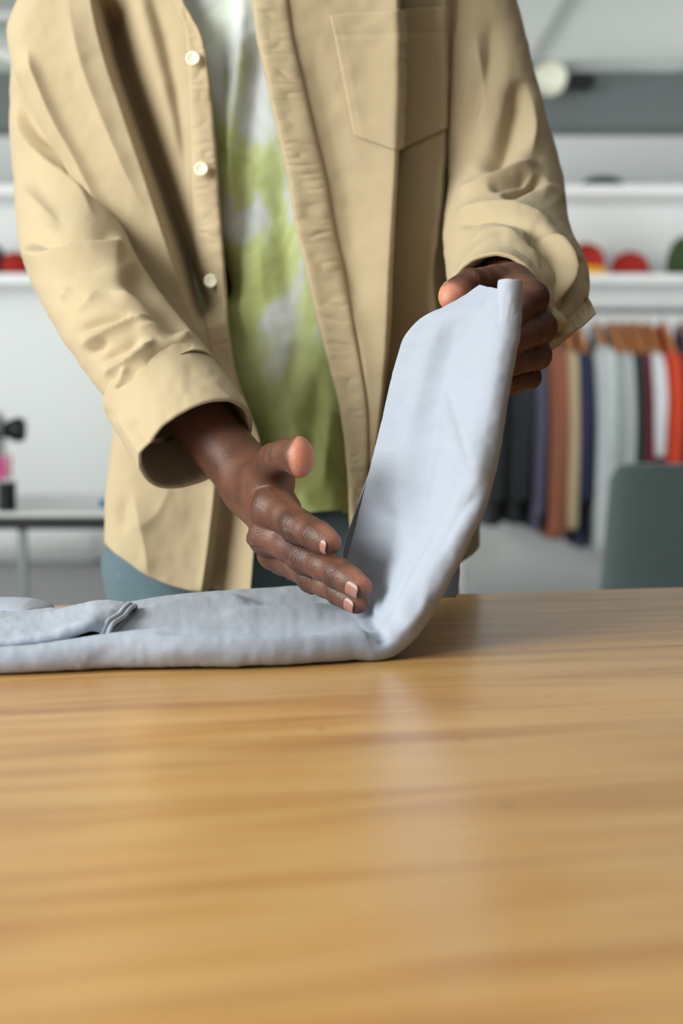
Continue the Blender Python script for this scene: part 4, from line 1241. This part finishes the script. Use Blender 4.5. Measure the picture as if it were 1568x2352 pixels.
rsf = [(f[0], f[1] * (1.35 if abs(f[1]) < .02 else 1.0)) + f[2:] for f in rsf]
SR = keep_clear(apply_folds(SR, rsf, wrap=True, noise=.0006, nscale=34), rc_, .0345)
sr_o = mesh_obj('sleeve', SR, grid_faces(300, 220, True), M['shirt'], shirt, BASE, uv=grid_uv(SR))
so = sr_o.modifiers.new('thickness', 'SOLIDIFY'); so.thickness = .0016; so.offset = -1
# cuff rim of that sleeve: flares and folds back inside
c2 = [P(1160, 694, 1.298), P(1146, 700, 1.28), P(1136, 704, 1.268)]
CR = tube_grid(c2, [.0510, .0480, .0470], [.0515, .0490, .0480], 40, 200, up=(1, 0, 0))
CR = apply_folds(CR, [([(1215, 640), (1252, 720), (1258, 790)], .004, 14, 14, .2)], wrap=True, noise=.0007, nscale=30)
ax_ = nrm(CR[-1].mean(0) - CR[-8].mean(0)); cen = CR[-1].mean(0); roll = []
for i in range(1, 25):
    if i <= 5:
        a = math.pi * i / 5
        ring = CR[-1] + ax_ * (.0022 * math.sin(a)) + (cen - CR[-1]) / np.linalg.norm(cen - CR[-1], axis=1, keepdims=True) * (.0022 * (1 - math.cos(a)))
    else: ring = roll[4] - ax_ * (.05 * (i - 5) / 19)
    roll.append(ring)
CR2 = np.concatenate([CR, np.array(roll)])
co_ = mesh_obj('cuff', CR2, grid_faces(len(CR2), 200, True), M['shirt'], shirt, BASE, uv=grid_uv(CR2))
# stitched hem hanging at the outer corner of that cuff
hp = np.array([(1250, 800), (1290, 778), (1335, 752), (1368, 722)], float)
hi_ = np.array([(1236, 756), (1272, 738), (1312, 712), (1346, 680)], float)
k = np.arange(4); tt = np.linspace(0, 3, 90); A_ = sp(k, hi_)(tt); B_ = sp(k, hp)(tt)
f = np.linspace(0, 1, 16)[None]
px = A_[:, :1] + (B_[:, :1] - A_[:, :1]) * f; py = A_[:, 1:] + (B_[:, 1:] - A_[:, 1:]) * f
dep = 1.258 + .03 * np.linspace(0, 1, 90)[:, None] ** 1.5 + .010 * (1 - f) - -.004 * np.sin(np.pi * f) + .0022 * vnoise(np.arange(90)[:, None] / 5.5, f * 1.5)
dep = dep + .004 * np.exp(-((f - .12) / .06) ** 2)
HM = P(px, py, dep)
ho = mesh_obj('cuff_hem', HM, grid_faces(90, 16), M['shirt'], shirt, BASE, uv=grid_uv(HM))
so = ho.modifiers.new('thickness', 'SOLIDIFY'); so.thickness = .0016; so.offset = 1

# ----------------------------------------------------------------- tie-dye T-shirt
hemT = lambda c: np.full(np.shape(c), zpx(1180, 1.51)) + .004 * np.sin(np.asarray(c) * 9)
mid_f = lambda py: 600 + 0 * py
T_, tF, tB = shell(.022, BB - .022, None, p=(2.6, 2.4), nF=150, nB=60, rows=240, ztop=1.58, hem=(hemT, hemT), gapL=lambda p: 880 + 0 * p, gapR=lambda p: 880 + 0 * p)
tfolds = [([(170, -60), (215, 90), (275, 260), (345, 430), (415, 590), (472, 745)], -.100, 60, 18, .10), ([(930, -120), (940, 300), (930, 700), (900, 1200)], -.09, 100, 70, .0), ([(520, 1080), (510, 1200)], -.05, 80, 60, .0), ([(560, -60), (550, 120), (528, 330), (530, 520)], .010, 26, 26, .2), ([(600, 60), (585, 240), (560, 420), (560, 600)], -.010, 24, 24, .2),
          ([(520, 40), (508, 240)], -.006, 18, 18, .3), ([(640, 320), (650, 560), (690, 800)], -.005, 34, 34, .3), ([(590, 480), (610, 700), (680, 980)], .005, 34, 34, .3),
          ([(740, 820), (720, 980), (700, 1120)], -.006, 22, 22, .3), ([(690, 760), (660, 900), (600, 960)], -.005, 26, 26, .3), ([(760, 900), (750, 1040), (740, 1150)], .005, 16, 16, .3), ([(640, 900), (700, 1020), (780, 1090)], .004, 20, 20, .3)]
T_ = np.concatenate([T_, T_[:, :1]], 1)
T_ = apply_folds(T_, tfolds, noise=.0012, nscale=46)
tee = mesh_obj('t_shirt', T_, grid_faces(*T_.shape[:2]), M['tee'], person, BASE, uv=grid_uv(T_))
so = tee.modifiers.new('thickness', 'SOLIDIFY'); so.thickness = .0012; so.offset = -1
tee['label'] = 'green and pale grey tie-dye T-shirt'

# ----------------------------------------------------------------- jeans and shoes
jf = Field(np.arange(-.36, .28, .008), np.arange(1.44, 1.80, .008), np.arange(.03, 1.10, .008))
fd_save = fd; fd = jf
jl = [ell((XC - .010, 1.632, .985), (.162, .122, .125)), ('c', (XC - .03, 1.61, .93), (XC + .02, 1.61, .90), .085, .07)]
for hp_ in (HIPL, HIPR):
    sx_ = -1 if hp_[0] < XC else 1
    o_ = .030 if sx_ < 0 else .000; top = hp_ + [sx_ * o_, -.02, -.03]; kn = hp_ + [sx_ * o_, -.02, -.44]; an = kn + [0, .035, -.37]
    jl += [('c', top, kn, .098 if sx_ < 0 else .086, .075), ('c', kn, an, .074, .064)]
add_group(jl, .025, .02)
X, Y, Z = jf.pts((slice(None),) * 3)
# smaller than the body would poke through: open the hem, folds at the knees
jf.d = jf.d + (.0025 * np.sin(Z * 60 + X * 22)).astype('f4')
jv, jq = surface_nets(jf); jv = relax(jv, jq, 2)
fd = fd_save
jn = vert_normals(jv, jq)
if ((jv - jv.mean(0)) * jn).sum(1).mean() < 0: jq = jq[:, ::-1]
je = mesh_obj('jeans', jv, jq, M['denim'], person, BASE, uv=np.stack([jv[:, 0] + jv[:, 1], jv[:, 2]], -1))
wz = 1.045
wb = MB().tube([(XC - .010 + .135 * math.cos(t), 1.632 + .100 * math.sin(t), wz) for t in np.linspace(0, 2*math.pi, 60)], .012, 10, False)
mesh_obj('waistband', wb.V, wb.F, M['denim'], je, BASE)
for hp_ in (HIPL, HIPR):
    sx_ = -1 if hp_[0] < XC else 1
    x0 = hp_[0] + sx_ * .03
    rows_ = [(0, .92, .012), (.012, 1.0, .0), (.03, 1.0, 0), (.06, .86, .02), (.085, .62, .05), (.11, .5, .075)]
    Vs = []; n = 32
    for z, f, bk in rows_:
        for k in range(n):
            a = 2 * math.pi * k / n; c_, s_ = math.cos(a), math.sin(a)
            Vs.append((x0 + .048 * f * c_, 1.60 - .045 + bk * .9 + .135 * f * s_ * (1 - .0), z))
    Fs = [(i*n+k, i*n+(k+1) % n, (i+1)*n+(k+1) % n, (i+1)*n+k) for i in range(len(rows_)-1) for k in range(n)] + [tuple(range(n-1, -1, -1)), tuple(range((len(rows_)-1)*n, len(rows_)*n))]
    mesh_obj('shoe', Vs, Fs, M['shoe'], person, BASE)

# ================================================================= the garment being folded
def section(W, r, lift=None):
    """closed cross-section from the underside round the near roll and back over the top: (across, height)"""
    pts = np.array([(W*.985, -r*.55), (W*.80, -r*.98), (W*.45, -r), (r*1.2, -r), (0, -r*.98), (-r*.72, -r*.70), (-r, 0), (-r*.70, r*.72), (0, r*1.0), (r*.9, r*.95),
                    (r*2.2, r*.62), (W*.32, r*.36), (W*.55, r*.34), (W*.80, r*.36), (W*.95, r*.28), (W*1.0, r*.05), (W*1.0, -r*.25)])
    d = np.concatenate([[0], np.cumsum(np.linalg.norm(np.diff(np.vstack([pts, pts[:1]]), axis=0), axis=1))])
    f = sp(d, np.vstack([pts, pts[:1]]))
    return f, d[-1]

def loft(Nr, Fr, r, n_len, n_sec, secf=section):
    """strip of doubled cloth between its near rolled edge Nr and its far edge Fr"""
    k = np.concatenate([[0], np.cumsum(np.linalg.norm(np.diff(Nr, axis=0), axis=1) + .5 * np.linalg.norm(np.diff(Fr, axis=0), axis=1))])
    t = np.linspace(0, k[-1], n_len)
    A = sp(k, Nr)(t); B = sp(k, Fr)(t); rr = sp(k, r)(t)
    T = nrm(np.gradient(.5 * (A + B), axis=0) + .6 * np.gradient(A, axis=0))
    E = B - A; W = np.linalg.norm(E, axis=1); E = E / W[:, None]
    Nn = nrm(np.cross(T, E))
    for _ in range(6): Nn[1:-1] = nrm(.25 * Nn[:-2] + .5 * Nn[1:-1] + .25 * Nn[2:])
    G = np.zeros((n_len, n_sec, 3))
    for i in range(n_len):
        f, L = secf(W[i], rr[i])
        # denser samples round the roll
        u = np.linspace(0, 1, n_sec, endpoint=False)
        q = f(u * L)
        G[i] = A[i] + q[:, :1] * E[i] + q[:, 1:] * Nn[i]
    return G, Nn

FEXP[:] = [1.9, 1.9]
def tabN(px, py, r): return on_plane(px, py, TABLE_Z) + np.array([0, .35 * r, r + .0006])
Nr = [tabN(-300, 1560, .0085), tabN(-120, 1555, .0088), tabN(60, 1549, .0094), tabN(240, 1541, .0122), tabN(400, 1538, .0142), tabN(560, 1536, .0130), tabN(720, 1528, .0120), tabN(820, 1521, .0112),
      P(868, 1486, 1.052), P(912, 1462, 1.060), P(948, 1418, 1.066), P(1000, 1325, 1.074), P(1046, 1235, 1.079), P(1086, 1146, 1.083), P(1113, 1045, 1.086), P(1131, 935, 1.090), P(1150, 830, 1.094), P(1164, 755, 1.097), P(1168, 712, 1.099), P(1171, 694, 1.100), P(1171, 682, 1.101), P(1169, 674, 1.102)]
Fr = [on_plane(-300, 1404, .914), on_plane(-120, 1402, .914), on_plane(60, 1401, .914), on_plane(240, 1394, .914), on_plane(380, 1374, .915), on_plane(520, 1362, .915), on_plane(660, 1352, .915), on_plane(740, 1348, .916),
      P(778, 1338, 1.285), P(792, 1312, 1.268), P(802, 1280, 1.258), P(818, 1215, 1.248), P(836, 1140, 1.238), P(854, 1065, 1.228), P(874, 985, 1.218), P(892, 900, 1.208), P(912, 825, 1.198), P(934, 768, 1.186), P(966, 733, 1.172), P(1014, 710, 1.160), P(1064, 682, 1.148), P(1104, 656, 1.136)]
rr = [.0085, .0088, .0094, .0122, .0142, .0130, .0120, .0112, .0110, .0112, .0116, .0120, .0118, .0114, .0112, .0110, .0108, .0106, .0104, .0100, .0096, .0090]
CG, CN = loft(np.array(Nr), np.array(Fr), np.array(rr), 620, 240)
# pinch the open end together around the thumb
cfolds = [
    ([(1030, 700), (990, 820), (952, 950), (926, 1090), (914, 1240)], .0050, 22, 34, .15),
    ([(1046, 716), (1014, 840), (990, 960), (966, 1120), (935, 1260)], -.0055, 20, 30, .2),
    ([(1034, 880), (1070, 985), (1108, 1118)], .0052, 28, 20, .2),
    ([(1120, 1120), (1050, 1180), (985, 1290)], -.0040, 20, 20, .3),
    ([(905, 1140), (872, 1270), (850, 1390)], -.0050, 26, 34, .2),
    ([(950, 1180), (930, 1310), (900, 1440)], .0040, 30, 40, .25),
    ([(836, 1392), (862, 1436), (892, 1484)], -.0060, 12, 16, .2),
    ([(990, 1340), (960, 1410), (900, 1475)], .0030, 12, 14, .3),
    # on the table
    ([(305, 1410), (380, 1392), (450, 1382), (520, 1376), (590, 1384)], .0065, 7, 16, .2),
    ([(560, 1376), (640, 1382), (740, 1376), (800, 1372)], -.0040, 8, 10, .3),
    ([(470, 1426), (560, 1410), (680, 1398), (800, 1396)], .0050, 12, 12, .25),
    ([(330, 1452), (480, 1450), (640, 1450), (780, 1448)], -.0030, 8, 6, .2),
    ([(380, 1366), (480, 1358), (620, 1352)], .0030, 8, 8, .3),
    ([(330, 1500), (420, 1490), (520, 1500)], .0020, 22, 22, .4),
    ([(180, 1520), (260, 1500), (300, 1470)], -.0016, 22, 22, .4),
]
CG = apply_folds(CG, cfolds, wrap=True, noise=.0004, nscale=30)
CG[:, :, 2] = np.maximum(CG[:, :, 2], TABLE_Z + .0006)
CBASE = np.array([float(CG[..., 0].mean()), 1.15, TABLE_Z])
cloth = mesh_obj('folded_garment', CG, grid_faces(*CG.shape[:2], True), M['pique'], None, CBASE, uv=grid_uv(CG))
tag(cloth, 'light blue-grey knit garment on the pine table, one end lifted by a hand', 'garment')
# the open end of the strip: close it with a cap set slightly inside
endc = CG[-1].mean(0)
ring = CG[-1]; caps_rows = np.stack([ring * (1 - f) + endc * f - nrm(CG[-1].mean(0) - CG[-9].mean(0)) * (.003 * f) for f in np.linspace(0, .98, 8)])
mesh_obj('open_end', caps_rows, grid_faces(8, 240, True), M['hem'], cloth, CBASE, uv=grid_uv(caps_rows))

# rolled hem standing out at the top of the lifted edge
ax0, ax1 = P(1161, 780, 1.097), P(1172, 648, 1.099)
tp = np.linspace(0, 1, 40)[:, None]; ctr_ = ax0 + (ax1 - ax0) * tp
rad = np.full(40, .0102)
RH_ = ring_tube(ctr_, rad, rad * .92, 60, (0, -1, 0)); axd = nrm(ax1 - ax0)
rolls = []
for i in range(1, 16):
    if i <= 6:
        a = math.pi * i / 6; q = RH_[-1] + axd * (.0012 * math.sin(a)); q = q + (ctr_[-1] - RH_[-1]) / .0100 * (.0012 * (1 - math.cos(a)))
    else: q = rolls[5] - axd * (.03 * (i - 6) / 9)
    rolls.append(q)
RH_ = np.concatenate([RH_, np.array(rolls)])
RH_ = RH_ + .0005 * vnoise(np.arange(RH_.shape[0])[:, None] / 9., np.arange(60)[None] / 7.)[..., None]
mesh_obj('rolled_hem', RH_, grid_faces(RH_.shape[0], 60, True), M['hem'], cloth, CBASE, uv=grid_uv(RH_))
# layer hanging behind the lifted part
tv = np.linspace(0, 1, 90)[:, None]; su = np.linspace(0, 1, 70)[None]
kk = [0, .25, .5, .72, .9, 1]
lx = sp(kk, [858, 832, 806, 786, 790, 800])(tv); ly = sp(kk, [1060, 1130, 1205, 1272, 1335, 1374])(tv); ld = sp(kk, [1.232, 1.25, 1.268, 1.282, 1.285, 1.285])(tv)
rx = sp(kk, [1000, 1028, 1046, 1055, 1052, 1046])(tv); ry = sp(kk, [1060, 1150, 1230, 1300, 1345, 1372])(tv); rd = sp(kk, [1.24, 1.26, 1.28, 1.30, 1.30, 1.30])(tv)
BL = P(lx + (rx - lx) * su, ly + (ry - ly) * su, ld + (rd - ld) * su + .022 * np.sin(np.pi * su) + .012 * np.exp(-(su / .12) ** 2))
BL[..., 2] = np.maximum(BL[..., 2], TABLE_Z + .001)
bl = mesh_obj('back_layer', BL, grid_faces(90, 70), M['pique'], cloth, CBASE, uv=grid_uv(BL))
so = bl.modifiers.new('thickness', 'SOLIDIFY'); so.thickness = .0014; so.offset = 0

# the sleeve lying on top at the left, its doubled hem towards the right
def flat_section(W, r):
    pts = np.array([(W*.98, -r*.4), (W*.7, -r*.6), (W*.3, -r*.6), (r*.5, -r*.7), (-r*.45, -r*.55), (-r*.8, 0), (-r*.45, r*.7), (r*.6, r*.95), (W*.25, r*.8), (W*.5, r*.62), (W*.62, r*1.0), (W*.8, r*1.05), (W*.95, r*.7), (W, r*.2)])
    d = np.concatenate([[0], np.cumsum(np.linalg.norm(np.diff(np.vstack([pts, pts[:1]]), axis=0), axis=1))])
    return sp(d, np.vstack([pts, pts[:1]])), d[-1]
Ns = [P(-300, 1494, 1.026), P(-100, 1486, 1.028), P(30, 1476, 1.030), P(110, 1466, 1.033), P(165, 1453, 1.037), P(205, 1439, 1.040), P(228, 1441, 1.043), P(245, 1448, 1.046)]
Fs_ = [P(-300, 1432, 1.19), P(-100, 1426, 1.19), P(30, 1420, 1.19), P(110, 1412, 1.19), P(180, 1396, 1.188), P(238, 1388, 1.185), P(276, 1390, 1.18), P(304, 1398, 1.175)]
SG, _ = loft(np.array(Ns), np.array(Fs_), np.array([.0050, .005, .005, .0052, .0055, .0058, .0058, .0055]), 260, 160, flat_section)
SG = apply_folds(SG, [([(0, 1440), (100, 1430), (200, 1410), (280, 1400)], .0016, 6, 10, .2), ([(120, 1450), (200, 1432), (250, 1425)], .0015, 10, 8, .3)], wrap=True, noise=.0004, nscale=24)
sg = mesh_obj('garment_sleeve', SG, grid_faces(260, 160, True), M['pique'], cloth, CBASE, uv=grid_uv(SG))
mbh = MB()
dirx = nrm(SG[-1].mean(0) - SG[-12].mean(0))
for dd, rad_ in ((-.0020, .0021), (.0022, .0020)):
    loop = SG[-1] + dirx * dd; loop = np.concatenate([loop, loop[:1]]); loop = loop[::2] if len(loop) % 2 else loop
    mbh.tube(loop, rad_, 10, False)
mesh_obj('sleeve_hem', mbh.V, mbh.F, M['hem'], sg, CBASE)
# dark mouth of the sleeve between the two hem layers
ec = SG[-1].mean(0); er = np.stack([SG[-1] * (1 - f) + ec * f - dirx * (.012 * f) for f in np.linspace(0, .97, 8)])
mesh_obj('sleeve_opening', er, grid_faces(8, 160, True), M['hem'], sg, CBASE, uv=grid_uv(er))
# rumpled layer showing behind it
hb = sp(range(5), [P(-300, 1402, 1.215), P(-100, 1398, 1.215), P(20, 1396, 1.212), P(80, 1402, 1.21), P(125, 1414, 1.205)])(np.linspace(0, 4, 70))
ht = ring_tube(hb, np.interp(np.linspace(0, 1, 70), [0, .7, .85, 1], [.0085, .0085, .006, .001]), np.interp(np.linspace(0, 1, 70), [0, .8, 1], [.03, .028, .004]), 50)
ht[..., 2] = np.maximum(ht[..., 2], TABLE_Z + .001)
mesh_obj('back_fold', ht, grid_faces(70, 50, True), M['pique'], cloth, CBASE, uv=grid_uv(ht))

# ================================================================= light and camera
w = bpy.data.worlds.new('daylight'); bpy.context.scene.world = w; w.use_nodes = True
bg = w.node_tree.nodes['Background']; bg.inputs[0].default_value = (.86, .93, 1.0, 1); bg.inputs[1].default_value = .03
def area(name, loc, target, sx, sy, power, col=(1, 1, 1), spread=math.pi):
    l = bpy.data.lights.new(name, 'AREA'); l.shape = 'RECTANGLE'; l.size = sx; l.size_y = sy; l.energy = power; l.color = col; l.spread = spread
    o = bpy.data.objects.new(name, l); COL.objects.link(o); o.location = loc
    d = np.array(target, float) - np.array(loc, float)
    from mathutils import Vector
    o.rotation_euler = Vector(d).to_track_quat('-Z', 'Y').to_euler()
    return o
area('assumed_window_key', (-1.95, .15, 1.98), (0, 1.35, 1.15), 2.0, 1.5, 122, (.98, 1.0, .965))  # key light for an assumed, unseen window at left; no opening is built
area('fill_behind_camera', (.9, -2.2, 1.9), (.1, 1.4, 1.1), 2.2, 1.3, 2.2, (1, .99, .97))  # added weak fill from the front right, no window there
area('wall_fill_left', (-2.6, 4.2, 1.3), (.2, 5.3, 1.75), 1.6, 1.4, 19, (.97, 1.0, .985), 1.9)  # added unseen lamp that brightens the back wall and ceiling
area('wall_fill_right', (2.6, 4.5, 1.3), (.4, 5.2, 2.0), 1.6, 1.2, 12, (.97, 1.0, .985), 1.5)  # second added lamp, lifts the ceiling and far wall from the right
area('overhead_fill', (.2, .9, 2.30), (.2, .9, 0), 1.2, .6, 1.5, (1, .98, .94))  # added soft fill over the table, not a fitting of the room

cam = bpy.data.cameras.new('camera'); co = bpy.data.objects.new('camera', cam); COL.objects.link(co)
co.location = tuple(CAM); co.rotation_euler = (math.pi / 2 - PITCH, 0, 0)
cam.sensor_fit = 'VERTICAL'; cam.sensor_height = 36; cam.sensor_width = 24; cam.lens = 50
cam.clip_start = .02
cam.dof.use_dof = True; cam.dof.focus_distance = 1.17; cam.dof.aperture_fstop = 3.8; cam.dof.aperture_blades = 9
sc = bpy.context.scene; sc.camera = co
sc.view_settings.view_transform = 'Standard'; sc.view_settings.look = 'None'; sc.view_settings.gamma = 1
sc.view_settings.use_curve_mapping = False; sc.view_settings.exposure = 0.22
sc.cycles.max_bounces = 6; sc.cycles.glossy_bounces = 3
